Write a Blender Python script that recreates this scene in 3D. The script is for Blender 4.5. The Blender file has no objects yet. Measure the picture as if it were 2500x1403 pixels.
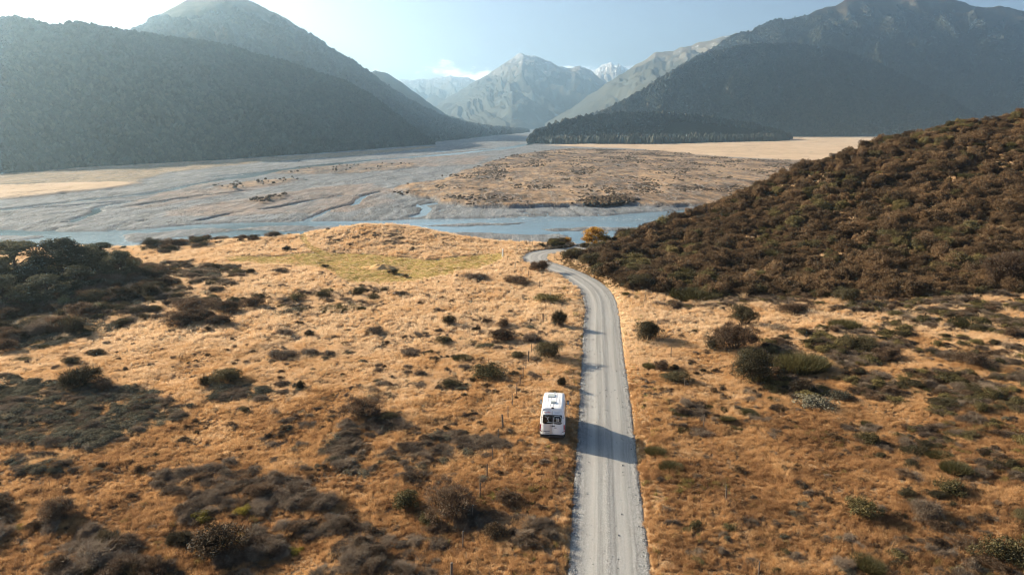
import bpy, bmesh, math, random
import numpy as np
from mathutils import Vector, Matrix

R = math.radians
random.seed(7)
RNG = np.random.default_rng(11)
SC = bpy.context.scene
COL = SC.collection

# ------------------------------------------------------------------ camera
PW, PH, FPX = 2500, 1403, 1750.0
CAM_Z = 25.0
PITCH = math.atan((701.5 - 300.0) / FPX)
cam_d = bpy.data.cameras.new("camera")
cam_d.sensor_width = 36.0
cam_d.lens = 36.0 * FPX / PW
cam_d.clip_start = 0.5
cam_d.clip_end = 60000
cam = bpy.data.objects.new("camera", cam_d)
cam.location = (0, 0, CAM_Z)
cam.rotation_euler = (math.pi / 2 - PITCH, 0, 0)
COL.objects.link(cam)
SC.camera = cam

# ------------------------------------------------------------------ sky, sun, exposure
SUN_EL, SUN_AZ = 21.0, -61.0          # azimuth measured from +Y towards +X (negative = left)
world = bpy.data.worlds.new("World")
SC.world = world
world.use_nodes = True
wt = world.node_tree
wt.nodes.clear()
w_out = wt.nodes.new("ShaderNodeOutputWorld")
w_bg = wt.nodes.new("ShaderNodeBackground")
w_sky = wt.nodes.new("ShaderNodeTexSky")
w_sky.sky_type = 'NISHITA'
w_sky.sun_disc = False
w_sky.sun_elevation = R(SUN_EL)
w_sky.sun_rotation = R(SUN_AZ)
w_sky.altitude = 600
w_sky.air_density = 0.75
w_sky.dust_density = 3.5
w_sky.ozone_density = 1.0
w_bg.inputs["Strength"].default_value = 0.05
# thin low cumulus sitting along the horizon behind the ranges, as directions of the sky
wn = wt.nodes.new
tcw = wn("ShaderNodeTexCoord")
sxw = wn("ShaderNodeSeparateXYZ"); wt.links.new(tcw.outputs["Generated"], sxw.inputs[0])
mpw = wn("ShaderNodeMapping"); mpw.inputs["Scale"].default_value = (1.0, 1.0, 2.6); mpw.inputs["Location"].default_value = (0.315, 0.0, 0.0)
wt.links.new(tcw.outputs["Generated"], mpw.inputs["Vector"])
nzw = wn("ShaderNodeTexNoise"); nzw.inputs["Scale"].default_value = 15.0; nzw.inputs["Detail"].default_value = 7; nzw.inputs["Roughness"].default_value = 0.6
wt.links.new(mpw.outputs[0], nzw.inputs["Vector"])
bandw = wn("ShaderNodeValToRGB")
els = bandw.color_ramp.elements
els[0].position = 0.0; els[0].color = (1, 1, 1, 1)
els[1].position = 1.0; els[1].color = (0, 0, 0, 1)
for p_, v_ in ((0.066, 1.0), (0.098, 0.0)):
    e_ = els.new(p_); e_.color = (v_, v_, v_, 1)
wt.links.new(sxw.outputs[2], bandw.inputs[0])
thw = wn("ShaderNodeMath"); thw.operation = 'MULTIPLY_ADD'; thw.inputs[1].default_value = 0.42; thw.inputs[2].default_value = -0.42
wt.links.new(bandw.outputs[0], thw.inputs[0])
adw = wn("ShaderNodeMath"); adw.operation = 'ADD'; wt.links.new(nzw.outputs["Fac"], adw.inputs[0]); wt.links.new(thw.outputs[0], adw.inputs[1])
rmw = wn("ShaderNodeValToRGB"); rmw.color_ramp.elements[0].position = 0.45; rmw.color_ramp.elements[1].position = 0.68
wt.links.new(adw.outputs[0], rmw.inputs[0])
mxw = wn("ShaderNodeMix"); mxw.data_type = 'RGBA'
wt.links.new(rmw.outputs[0], mxw.inputs[0]); wt.links.new(w_sky.outputs[0], mxw.inputs[6]); mxw.inputs[7].default_value = (46, 42, 42, 1)
wt.links.new(mxw.outputs[2], w_bg.inputs["Color"])
wt.links.new(w_bg.outputs[0], w_out.inputs["Surface"])

sun_d = bpy.data.lights.new("sun", 'SUN')
sun_d.energy = 5.0
sun_d.angle = R(0.55)
sun_d.color = (1.0, 0.81, 0.58)
sun = bpy.data.objects.new("sun", sun_d)
sdir = Vector((math.sin(R(SUN_AZ)) * math.cos(R(SUN_EL)), math.cos(R(SUN_AZ)) * math.cos(R(SUN_EL)), math.sin(R(SUN_EL))))
sun.rotation_euler = sdir.to_track_quat('Z', 'Y').to_euler()
sun.location = (-60, 40, 60)
COL.objects.link(sun)

SC.view_settings.view_transform = 'Standard'
SC.view_settings.look = 'None'
SC.view_settings.gamma = 1.0
SC.view_settings.exposure = 1.7
SC.view_settings.use_curve_mapping = False
SC.render.engine = 'CYCLES'
SC.cycles.max_bounces = 5
SC.cycles.diffuse_bounces = 1
SC.cycles.glossy_bounces = 2
SC.cycles.transmission_bounces = 2
SC.cycles.transparent_max_bounces = 4
SC.cycles.volume_bounces = 2
SC.cycles.use_denoising = True
SC.cycles.filter_width = 1.2
SC.cycles.sample_clamp_indirect = 4.0

# ------------------------------------------------------------------ pixels to rays
CP, SP = math.cos(PITCH), math.sin(PITCH)

def ray(px, py):
    px = np.asarray(px, float); py = np.asarray(py, float)
    u = (px - PW / 2) / FPX
    v = -(py - PH / 2) / FPX
    return u, CP + v * SP, -SP + v * CP        # dx, dy, dz

def at_plane(px, py, z):
    dx, dy, dz = ray(px, py)
    t = (z - CAM_Z) / dz
    return dx * t, dy * t

def at_depth(px, py, y):
    dx, dy, dz = ray(px, py)
    t = y / dy
    return dx * t, y + 0 * t, CAM_Z + dz * t

def project(x, y, z):
    zz = z - CAM_Z
    f = y * CP - zz * SP
    up = y * SP + zz * CP
    f = np.maximum(f, 0.1)
    return PW / 2 + FPX * x / f, PH / 2 - FPX * up / f, f

def in_poly(px, py, poly):
    poly = np.asarray(poly, float)
    px = np.asarray(px); py = np.asarray(py)
    inside = np.zeros(px.shape, bool)
    j = len(poly) - 1
    for i in range(len(poly)):
        xi, yi = poly[i]; xj, yj = poly[j]
        c = ((yi > py) != (yj > py)) & (px < (xj - xi) * (py - yi) / ((yj - yi) + 1e-12) + xi)
        inside ^= c
        j = i
    return inside

def smooth(a, b, x):
    t = np.clip((x - a) / (b - a), 0, 1)
    return t * t * (3 - 2 * t)

# ------------------------------------------------------------------ noise
_perm = np.random.default_rng(3).permutation(512)
_ang = np.random.default_rng(4).uniform(0, 2 * np.pi, 512)

def perlin(x, y):
    x = np.asarray(x, float); y = np.asarray(y, float)
    xi = np.floor(x).astype(int); yi = np.floor(y).astype(int)
    xf = x - xi; yf = y - yi
    u = xf ** 3 * (xf * (xf * 6 - 15) + 10); v = yf ** 3 * (yf * (yf * 6 - 15) + 10)
    def g(ix, iy, fx, fy):
        h = _ang[_perm[(_perm[ix & 511] + iy) & 511]]
        return np.cos(h) * fx + np.sin(h) * fy
    a = g(xi, yi, xf, yf); b = g(xi + 1, yi, xf - 1, yf)
    c = g(xi, yi + 1, xf, yf - 1); d = g(xi + 1, yi + 1, xf - 1, yf - 1)
    return (a + u * (b - a)) * (1 - v) + (c + u * (d - c)) * v

def fbm(x, y, o=4, gain=0.5):
    s = 0; a = 1.0; f = 1.0
    for k in range(o):
        s = s + a * perlin(x * f + 17.3 * k, y * f - 9.1 * k)
        a *= gain; f *= 2.03
    return s

# ------------------------------------------------------------------ material helpers
class NT:
    def __init__(self, m):
        self.t = m.node_tree
    def n(self, typ, **kw):
        nd = self.t.nodes.new("ShaderNode" + typ)
        for k, v in kw.items():
            if k.startswith("i_"):
                key = k[2:]
                key = int(key) if key.isdigit() else key.replace("_", " ")
                nd.inputs[key].default_value = v
            else:
                setattr(nd, k, v)
        return nd
    def l(self, a, b):
        self.t.links.new(a, b)
    def ramp(self, fac, stops):
        r = self.n("ValToRGB")
        e = r.color_ramp.elements
        while len(e) < len(stops):
            e.new(0.5)
        for i, (p, c) in enumerate(stops):
            e[i].position = p
            e[i].color = (*c, 1) if len(c) == 3 else c
        if fac is not None:
            self.l(fac, r.inputs[0])
        return r.outputs[0]
    def noise(self, vec, scale, detail=4, rough=0.55):
        nd = self.n("TexNoise")
        nd.inputs["Scale"].default_value = scale
        nd.inputs["Detail"].default_value = detail
        nd.inputs["Roughness"].default_value = rough
        if vec is not None:
            self.l(vec, nd.inputs["Vector"])
        return nd.outputs["Fac"]
    def mix(self, fac, a, b, mode='MIX'):
        m = self.n("Mix", data_type='RGBA', blend_type=mode)
        for s, v in ((m.inputs[0], fac), (m.inputs[6], a), (m.inputs[7], b)):
            if isinstance(v, (int, float)):
                s.default_value = v
            elif isinstance(v, tuple):
                s.default_value = (*v, 1) if len(v) == 3 else v
            else:
                self.l(v, s)
        return m.outputs[2]
    def math(self, op, a, b=0.0, clamp=False):
        m = self.n("Math", operation=op, use_clamp=clamp)
        for s, v in ((m.inputs[0], a), (m.inputs[1], b)):
            if isinstance(v, (int, float)):
                s.default_value = v
            else:
                self.l(v, s)
        return m.outputs[0]
    def bump(self, h, strength=0.5, dist=0.1):
        b = self.n("Bump")
        b.inputs["Strength"].default_value = strength
        b.inputs["Distance"].default_value = dist
        self.l(h, b.inputs["Height"])
        return b.outputs[0]
    def attr(self, name, typ='GEOMETRY'):
        a = self.n("Attribute", attribute_name=name, attribute_type=typ)
        return a

def new_mat(name):
    m = bpy.data.materials.new(name)
    m.use_nodes = True
    m.node_tree.nodes.clear()
    nt = NT(m)
    out = nt.n("OutputMaterial")
    return m, nt, out

def principled(nt, out, col, rough=0.9, spec=0.2, metal=0.0, normal=None, **kw):
    p = nt.n("BsdfPrincipled")
    if isinstance(col, tuple):
        p.inputs["Base Color"].default_value = (*col, 1)
    else:
        nt.l(col, p.inputs["Base Color"])
    if isinstance(rough, (int, float)):
        p.inputs["Roughness"].default_value = rough
    else:
        nt.l(rough, p.inputs["Roughness"])
    p.inputs["Specular IOR Level"].default_value = spec
    p.inputs["Metallic"].default_value = metal
    if normal is not None:
        nt.l(normal, p.inputs["Normal"])
    nt.l(p.outputs[0], out.inputs["Surface"])
    return p

def plain(name, col, rough=0.5, spec=0.4, metal=0.0, var=0.06, scale=9.0, coat=0.0):
    m, nt, out = new_mat(name)
    g = nt.n("NewGeometry")
    nz = nt.noise(g.outputs["Position"], scale, 3)
    c = nt.mix(nz, tuple(max(0, v * (1 - var * 2)) for v in col), tuple(min(1, v * (1 + var * 2)) for v in col))
    p = principled(nt, out, c, rough, spec, metal)
    if coat:
        p.inputs["Coat Weight"].default_value = coat
    return m

def leafmat(name, stops, trans=0.25, rough=0.75, tips=None, key='rand'):
    """foliage: colour from a per-plant random number plus leaf-scale noise"""
    m, nt, out = new_mat(name)
    oi = nt.n("ObjectInfo")
    tc = nt.n("TexCoord")
    nz = nt.noise(tc.outputs["Object"], 2.2, 3, 0.6)
    nf = nt.noise(tc.outputs["Object"], 9.0, 2, 0.6)
    f = nt.math('MULTIPLY', oi.outputs["Random"], 0.55)
    f = nt.math('ADD', f, nt.math('MULTIPLY', nz, 0.55))
    f = nt.math('ADD', f, nt.math('MULTIPLY', nt.math('SUBTRACT', nf, 0.5), 0.7), True)
    c = nt.ramp(f, stops)
    d = nt.n("BsdfDiffuse"); nt.l(c, d.inputs[0])
    tr = nt.n("BsdfTranslucent"); nt.l(c, tr.inputs[0])
    mx = nt.n("MixShader"); mx.inputs[0].default_value = trans
    nt.l(d.outputs[0], mx.inputs[1]); nt.l(tr.outputs[0], mx.inputs[2])
    gl = nt.n("BsdfGlossy"); gl.inputs["Roughness"].default_value = 0.55
    gl.inputs["Color"].default_value = (0.5, 0.5, 0.5, 1)
    m2 = nt.n("MixShader"); m2.inputs[0].default_value = 0.03
    nt.l(mx.outputs[0], m2.inputs[1]); nt.l(gl.outputs[0], m2.inputs[2])
    nt.l(m2.outputs[0], out.inputs["Surface"])
    return m

# ------------------------------------------------------------------ object helpers
def mesh_from(name, verts, faces):
    me = bpy.data.meshes.new(name)
    verts = np.asarray(verts, np.float32).reshape(-1, 3)
    me.vertices.add(len(verts))
    me.vertices.foreach_set("co", verts.ravel())
    if isinstance(faces, np.ndarray):
        n, k = faces.shape
        me.loops.add(n * k)
        me.loops.foreach_set("vertex_index", faces.astype(np.int32).ravel())
        me.polygons.add(n)
        me.polygons.foreach_set("loop_start", np.arange(0, n * k, k, dtype=np.int32))
    else:
        tot = sum(len(f) for f in faces)
        me.loops.add(tot)
        me.loops.foreach_set("vertex_index", np.array([i for f in faces for i in f], np.int32))
        me.polygons.add(len(faces))
        st = np.cumsum([0] + [len(f) for f in faces[:-1]]).astype(np.int32)
        me.polygons.foreach_set("loop_start", st)
    me.update(calc_edges=True)
    me.validate()
    return me

def link(name, me, mat=None, parent=None, smooth_shade=False):
    o = bpy.data.objects.new(name, me)
    COL.objects.link(o)
    if mat is not None and len(me.materials) == 0:
        me.materials.append(mat)
    if parent is not None:
        o.parent = parent
    if smooth_shade and len(me.polygons):
        me.polygons.foreach_set("use_smooth", np.ones(len(me.polygons), bool))
    return o

def structure(o):
    o["kind"] = "structure"
    return o

def tag(o, label, cat, group=None):
    o["label"] = label
    o["category"] = cat
    if group:
        o["group"] = group
    return o

def grid_faces(nr, nc):
    i = np.arange(nr * nc).reshape(nr, nc)
    return np.stack([i[:-1, :-1], i[:-1, 1:], i[1:, 1:], i[1:, :-1]], -1).reshape(-1, 4)

def set_attr(me, name, arr):
    a = me.attributes.new(name, 'FLOAT', 'POINT')
    a.data.foreach_set("value", np.asarray(arr, np.float32).ravel())

# ================================================================== TERRAIN
VALLEY_Z = -19.0

# ---- terrace edge and hill ridge (where the near ground breaks off to the river), seen as a skyline
EDGE = [(-1500, 590, 168), (-600, 592, 160), (-100, 603, 155), (150, 604, 153), (320, 602, 152), (480, 587, 154), (640, 580, 155), (740, 571, 155),
        (800, 560, 156), (880, 550, 157), (960, 547, 158), (1020, 554, 157), (1080, 568, 155), (1150, 582, 153), (1240, 592, 152),
        (1330, 596, 152), (1400, 596, 154), (1470, 592, 156), (1540, 578, 159), (1620, 553, 162), (1700, 524, 165),
        (1800, 488, 168), (1900, 443, 171), (2000, 403, 174), (2100, 369, 176), (2200, 345, 178), (2320, 318, 180),
        (2420, 300, 180), (2500, 289, 180), (2700, 262, 180), (3100, 215, 178)]
edge_xyz = np.array([[float(c) for c in at_depth(*e)] for e in EDGE])

ctrl = [tuple(p) for p in edge_xyz]
for px, py, z in [(1375, 652, 0), (1470, 700, 0.2), (1560, 716, 0.4), (1750, 726, 0.8), (1950, 728, 1.0), (2150, 728, 1.4),
                  (2350, 722, 2.0), (2500, 715, 2.4), (2800, 700, 3.5),
                  (600, 625, 0), (760, 622, 0), (900, 620, 0), (1000, 622, 0), (1100, 618, 0), (1200, 618, 0), (1290, 625, -0.1),
                  (300, 700, 0.1), (100, 690, -1.2), (-200, 690, -2.2), (40, 760, -0.5), (500, 700, 0.4), (700, 700, 0.3),
                  (900, 690, 0), (1100, 680, 0), (1300, 700, 0), (1450, 760, 0), (1000, 780, 0), (600, 800, 0.2), (200, 830, 0.1),
                  (1200, 850, 0), (1470, 850, 0), (1700, 850, 0.4), (2000, 850, 0.7), (2300, 850, 1.2), (2600, 850, 2.0),
                  (0, 950, 0), (500, 950, 0.1), (900, 1000, 0), (1300, 1000, 0), (1480, 1000, 0), (1700, 1000, 0.2), (2100, 1000, 0.6),
                  (2500, 1000, 1.2), (0, 1200, -0.2), (500, 1200, -0.1), (900, 1200, -0.1), (1300, 1250, 0), (1480, 1250, 0),
                  (1700, 1250, 0.1), (2100, 1250, 0.4), (2500, 1250, 0.8), (100, 1400, -0.3), (800, 1400, -0.2), (1480, 1400, 0), (2200, 1400, 0.3)]:
    x, y = at_plane(px, py, z)
    ctrl.append((float(x), float(y), z))
ctrl += [(-60, -20, -0.5), (0, -20, 0), (60, -20, 0.5), (-200, 20, -1), (200, 20, 3), (-260, 100, -3), (260, 90, 7), (-130, 60, -1), (130, 60, 2.5)]
ctrl = np.array(ctrl)

def _tps(r2):
    return 0.5 * r2 * np.log(r2 + 1e-9)

_S = 100.0
_cx, _cy, _cz = ctrl[:, 0] / _S, ctrl[:, 1] / _S, ctrl[:, 2]
_n = len(ctrl)
_K = _tps((_cx[:, None] - _cx) ** 2 + (_cy[:, None] - _cy) ** 2) + np.eye(_n) * 2e-4
_P = np.stack([np.ones(_n), _cx, _cy], 1)
_A = np.block([[_K, _P], [_P.T, np.zeros((3, 3))]])
_w = np.linalg.solve(_A, np.concatenate([_cz, np.zeros(3)]))

def tps(x, y):
    x = np.asarray(x, float) / _S; y = np.asarray(y, float) / _S
    out = _w[_n] + _w[_n + 1] * x + _w[_n + 2] * y
    for i in range(_n):
        out = out + _w[i] * _tps((x - _cx[i]) ** 2 + (y - _cy[i]) ** 2)
    return out

# ---- road centre line
road_px = [(1484, 1250), (1481, 1100), (1478, 1000), (1474, 900), (1471, 820), (1470, 770), (1463, 728), (1438, 697), (1394, 670),
           (1348, 652), (1316, 640), (1304, 629), (1311, 618), (1334, 610.5), (1362, 606)]
rp = np.array([[float(c) for c in at_plane(px, py, 0)] for px, py in road_px])
d0 = rp[0] - rp[3]; d0 /= np.linalg.norm(d0)
rp = np.vstack([rp[0] + d0 * 62, rp[0] + d0 * 40, rp[0] + d0 * 18, rp, rp[-1] + (3.5, 2.2), rp[-1] + (6.5, 8), rp[-1] + (8, 20)])

def catmull(P, n=14):
    out = []
    for i in range(len(P) - 1):
        p0 = P[max(i - 1, 0)]; p1 = P[i]; p2 = P[i + 1]; p3 = P[min(i + 2, len(P) - 1)]
        for t in np.linspace(0, 1, n, endpoint=False):
            out.append(0.5 * ((2 * p1) + (-p0 + p2) * t + (2 * p0 - 5 * p1 + 4 * p2 - p3) * t * t + (-p0 + 3 * p1 - 3 * p2 + p3) * t ** 3))
    out.append(P[-1])
    return np.array(out)

def resample(P, step):
    s = np.concatenate([[0], np.cumsum(np.linalg.norm(np.diff(P, axis=0), axis=1))])
    q = np.arange(0, s[-1], step)
    return np.stack([np.interp(q, s, P[:, k]) for k in range(P.shape[1])], 1)

ROAD = resample(catmull(rp), 0.6)
for _ in range(12):
    ROAD[1:-1] = 0.25 * ROAD[:-2] + 0.5 * ROAD[1:-1] + 0.25 * ROAD[2:]
ROAD_HW = 2.42

def road_dist(x, y):
    x = np.asarray(x, float).ravel(); y = np.asarray(y, float).ravel()
    out = np.full(x.shape, 1e3)
    near = (x > -25) & (x < 80)
    idx = np.where(near)[0]
    for k in range(0, len(idx), 20000):
        ii = idx[k:k + 20000]
        d2 = (x[ii, None] - ROAD[None, ::2, 0]) ** 2 + (y[ii, None] - ROAD[None, ::2, 1]) ** 2
        out[ii] = np.sqrt(d2.min(1))
    return out

# ---- height map
GX0, GX1, GY0, GY1, GS = -270.0, 270.0, -40.0, 330.0, 0.6
gx = np.arange(GX0, GX1 + GS, GS); gy = np.arange(GY0, GY1 + GS, GS)
MX, MY = np.meshgrid(gx, gy)
YE = np.interp(gx, edge_xyz[:, 0], edge_xyz[:, 1])
YE = np.convolve(np.pad(YE, 6, 'edge'), np.ones(13) / 13, 'valid')
YEg = np.broadcast_to(YE, MX.shape)
_step = 6                                            # evaluate the smooth surface coarsely, then interpolate
cxg, cyg = gx[::_step], gy[::_step]
def _up(C):
    T = np.stack([np.interp(gx, cxg, row) for row in C])
    return np.stack([np.interp(gy, cyg, T[:, j]) for j in range(T.shape[1])], 1)
CX, CY = np.meshgrid(cxg, cyg)
YEc = np.broadcast_to(np.interp(cxg, gx, YE), CX.shape)
Ztop = _up(tps(CX, np.minimum(CY, YEc)))
sd = MY - YEg
drop_total = np.maximum(Ztop - (VALLEY_Z - 4), 5)
Zg = Ztop - drop_total * smooth(0, 1.0, (sd + 2.0) / (drop_total * 2.1))
RD = road_dist(MX, MY).reshape(MX.shape)
away = smooth(3.2, 9.0, RD)
on_slope = smooth(3, 14, Ztop)
rough_n = 0.45 * fbm(MX / 14, MY / 14, 3) + 0.22 * fbm(MX / 3.1 + 40, MY / 3.1, 3)
Zg = Zg + rough_n * away * (1 + 1.8 * on_slope) * (sd < 40)
# bank on the left of the road, low cut on the right
near_road = 1 - smooth(1.9, 2.6, RD)
road_z = _up(tps(CX, np.minimum(CY, YEc)))
Zg = Zg - 0.10 * near_road
Zg = Zg + 0.30 * smooth(2.45, 3.1, RD) * (1 - smooth(5, 12, RD))

def Hm(x, y):
    x = np.asarray(x, float); y = np.asarray(y, float)
    fx = np.clip((x - GX0) / GS, 0, len(gx) - 1.001); fy = np.clip((y - GY0) / GS, 0, len(gy) - 1.001)
    i = fx.astype(int); j = fy.astype(int); a = fx - i; b = fy - j
    return (Zg[j, i] * (1 - a) + Zg[j, i + 1] * a) * (1 - b) + (Zg[j + 1, i] * (1 - a) + Zg[j + 1, i + 1] * a) * b

def at_ground(px, py):
    """first hit of a pixel's ray with the near ground"""
    dx, dy, dz = (float(c) for c in ray(px, py))
    t = np.arange(12, 300, 0.25)
    h = CAM_Z + dz * t - Hm(dx * t, dy * t)
    k = np.argmax(h < 0)
    if h[k] >= 0:
        k = len(t) - 1
    t0 = t[k]
    return dx * t0, dy * t0, float(Hm(dx * t0, dy * t0))

# ---- zones on the near ground, drawn as areas of the place
LAWN_PX = [(540, 628), (700, 622), (800, 618), (900, 620), (990, 628), (1050, 632), (1110, 626), (1170, 618), (1232, 620), (1236, 634), (1190, 650),
           (1110, 668), (1010, 686), (860, 692), (826, 680), (808, 664), (780, 652), (690, 645), (560, 640)]
def px_world(poly, z=0.0):
    return np.array([[float(c) for c in at_plane(px, py, z)] for px, py in poly])
LAWN = px_world(LAWN_PX)
TRACK = px_world([(728, 581), (742, 581), (760, 606), (800, 618), (770, 622), (745, 610)])

def seg_dist(x, y, poly, closed=True):
    d = np.full(np.shape(x), 1e9)
    n = len(poly)
    for i in range(n if closed else n - 1):
        a = poly[i]; b = poly[(i + 1) % n]
        ab = b - a
        t = np.clip(((x - a[0]) * ab[0] + (y - a[1]) * ab[1]) / (ab @ ab + 1e-9), 0, 1)
        d = np.minimum(d, (x - a[0] - t * ab[0]) ** 2 + (y - a[1] - t * ab[1]) ** 2)
    return np.sqrt(d)

def soft_poly(x, y, poly, w, warp=0.0, ws=8.0):
    """1 inside a world-space polygon, 0 outside, with a soft noisy border"""
    if warp:
        x = x + warp * fbm(x / ws, y / ws + 31, 3); y = y + warp * fbm(x / ws + 77, y / ws, 3)
    d = seg_dist(x, y, poly)
    s = np.where(in_poly(x, y, poly), d, -d)
    return smooth(-w, w, s)

# ---- ground mesh
rows = np.concatenate([np.linspace(-38, 24, 26), np.geomspace(25, 205, 400), np.geomspace(206, 320, 24)])
tcol = np.concatenate([np.linspace(-1.55, -0.86, 36, endpoint=False), np.linspace(-0.86, 0.86, 380), np.linspace(0.87, 1.55, 36)])
YY = np.repeat(rows[:, None], len(tcol), 1)
XX = tcol[None, :] * (np.maximum(YY, 0) + 26)
XX = np.clip(XX, GX0, GX1)
ZZ = Hm(XX, YY)
g_me = mesh_from("ground", np.stack([XX, YY, ZZ], -1).reshape(-1, 3), grid_faces(len(rows), len(tcol)))
xf, yf = XX.ravel(), YY.ravel()
set_attr(g_me, "lawn", np.maximum(soft_poly(xf, yf, LAWN, 0.5, 0.6, 5), soft_poly(xf, yf, TRACK, 0.6)))
tps_z = ZZ.ravel()
p_x, p_y, _ = project(xf, yf, tps_z)
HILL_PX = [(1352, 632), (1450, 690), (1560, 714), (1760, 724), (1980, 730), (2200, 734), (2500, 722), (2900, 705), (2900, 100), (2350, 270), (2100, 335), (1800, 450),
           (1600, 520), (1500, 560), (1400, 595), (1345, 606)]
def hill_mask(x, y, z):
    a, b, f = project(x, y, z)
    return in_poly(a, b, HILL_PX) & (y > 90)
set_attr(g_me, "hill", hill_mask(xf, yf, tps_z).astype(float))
def rust_field(x, y):
    f = 1 - smooth(42, 88, y + 10 * fbm(x / 20, y / 20, 3))
    f = 0.60 * f + 0.34 * fbm(x / 7 + 5, y / 7, 4) + 0.12 * smooth(8, 45, x) + 0.07
    return np.clip(f, 0, 1)
set_attr(g_me, "rust", rust_field(xf, yf))

m_ground, nt, out = new_mat("dry_grass_soil")
geo = nt.n("NewGeometry")
pos = geo.outputs["Position"]
n1 = nt.noise(pos, 0.9, 6, 0.65)
n2 = nt.noise(pos, 7.0, 4, 0.7)
straw = nt.ramp(n1, [(0.3, (0.36, 0.24, 0.13)), (0.52, (0.56, 0.395, 0.23)), (0.75, (0.68, 0.50, 0.32))])
rust = nt.ramp(n1, [(0.3, (0.13, 0.075, 0.038)), (0.55, (0.28, 0.155, 0.072)), (0.8, (0.42, 0.255, 0.13))])
lawn = nt.ramp(n1, [(0.3, (0.30, 0.23, 0.075)), (0.5, (0.40, 0.31, 0.10)), (0.7, (0.50, 0.37, 0.16))])
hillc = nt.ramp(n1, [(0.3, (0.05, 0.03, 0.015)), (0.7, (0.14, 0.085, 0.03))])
c = nt.mix(nt.attr("rust").outputs["Fac"], straw, rust)
c = nt.mix(nt.attr("lawn").outputs["Fac"], c, lawn)
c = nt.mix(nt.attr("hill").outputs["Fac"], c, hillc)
c = nt.mix(nt.ramp(n2, [(0.35, (0, 0, 0)), (0.75, (0.55, 0.55, 0.55))]), c, (0.10, 0.06, 0.03))
principled(nt, out, c, 0.95, 0.05, normal=nt.bump(nt.math('ADD', n1, n2), 0.7, 0.25))
structure(link("ground", g_me, m_ground, smooth_shade=True))

# ---- road: gravel sheet with crown, wheel tracks and loose edges
nr, ncol = len(ROAD), 41
tan = np.gradient(ROAD, axis=0); tan /= np.linalg.norm(tan, axis=1)[:, None]
nor = np.stack([tan[:, 1], -tan[:, 0]], 1)            # to the right of travel
uu = np.linspace(-1, 1, ncol)
sl = np.arange(nr) * 0.6
wl = ROAD_HW + 0.16 * fbm(sl / 9, sl * 0 + 3, 3) + 0.08 * fbm(sl / 1.3, sl * 0 + 8, 2)
wr = ROAD_HW + 0.16 * fbm(sl / 9, sl * 0 + 13, 3) + 0.08 * fbm(sl / 1.3, sl * 0 + 18, 2)
off = np.where(uu[None] < 0, uu[None] * wl[:, None], uu[None] * wr[:, None])
RX = ROAD[:, 0:1] + nor[:, 0:1] * off
RY = ROAD[:, 1:2] + nor[:, 1:2] * off
basez = Hm(ROAD[:, 0], ROAD[:, 1])[:, None] + 0.10
prof = 0.05 * (1 - uu ** 2) + 0.03 * np.exp(-((np.abs(uu) - 0.9) / 0.08) ** 2) + 0.02 * np.exp(-(uu / 0.09) ** 2) - 0.02 * np.exp(-((np.abs(uu) - 0.42) / 0.13) ** 2)
edge_down = -0.16 * smooth(0.93, 1.0, np.abs(uu))
RZ = basez + prof[None] + edge_down[None] + 0.008 * fbm(RX / 0.4, RY / 0.4, 2) + 0.03
r_me = mesh_from("road", np.stack([RX, RY, RZ], -1).reshape(-1, 3), grid_faces(nr, ncol))
set_attr(r_me, "across", np.broadcast_to(uu, (nr, ncol)))
set_attr(r_me, "along", np.broadcast_to(sl[:, None], (nr, ncol)))
m_road, nt, out = new_mat("gravel_road")
pos = nt.n("NewGeometry").outputs["Position"]
ac = nt.attr("across").outputs["Fac"]; al = nt.attr("along").outputs["Fac"]
cv = nt.n("CombineXYZ"); nt.l(nt.math('MULTIPLY', ac, 9.0), cv.inputs[0]); nt.l(nt.math('MULTIPLY', al, 0.035), cv.inputs[1])
streak = nt.noise(cv.outputs[0], 1.6, 4, 0.65)
vor = nt.n("TexVoronoi"); vor.inputs["Scale"].default_value = 16.0; nt.l(pos, vor.inputs["Vector"])
vor2 = nt.n("TexVoronoi"); vor2.inputs["Scale"].default_value = 6.0; nt.l(pos, vor2.inputs["Vector"])
grain = nt.noise(pos, 22.0, 3, 0.7)
base = nt.ramp(streak, [(0.30, (0.15, 0.152, 0.15)), (0.48, (0.215, 0.217, 0.212)), (0.66, (0.315, 0.316, 0.306))])
stone = nt.ramp(vor.outputs["Color"], [(0.0, (0.10, 0.10, 0.10)), (0.5, (0.28, 0.285, 0.285)), (1.0, (0.52, 0.52, 0.51))])
edge_f = nt.ramp(nt.math('ABSOLUTE', ac), [(0.0, (0.45,) * 3), (0.12, (0.25,) * 3), (0.45, (0.12,) * 3), (0.72, (0.55,) * 3), (0.97, (0.9,) * 3)])
trk = nt.ramp(nt.math('ADD', nt.math('ABSOLUTE', nt.math('ADD', ac, 0.06)), nt.math('MULTIPLY', nt.math('SUBTRACT', streak, 0.5), 0.12)), [(0.0, (0.45,) * 3), (0.06, (0.1,) * 3), (0.22, (0.05,) * 3), (0.33, (0.8,) * 3), (0.47, (0.75,) * 3), (0.6, (0.0,) * 3)])
base = nt.mix(trk, base, (0.40, 0.395, 0.375))
c = nt.mix(edge_f, base, stone)
c = nt.mix(nt.ramp(grain, [(0.3, (0.35,) * 3), (0.6, (0,) * 3)]), c, (0.12, 0.125, 0.13))
h = nt.math('ADD', nt.math('MULTIPLY', vor.outputs["Distance"], -1.0), nt.math('MULTIPLY', vor2.outputs["Distance"], -0.6))
nb = nt.n("Bump"); nb.inputs["Distance"].default_value = 0.06; nt.l(h, nb.inputs["Height"])
nt.l(nt.math('MULTIPLY', edge_f, 0.9), nb.inputs["Strength"])
principled(nt, out, c, 0.92, 0.1, normal=nb.outputs[0])
structure(link("road", r_me, m_road, smooth_shade=True))

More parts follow.
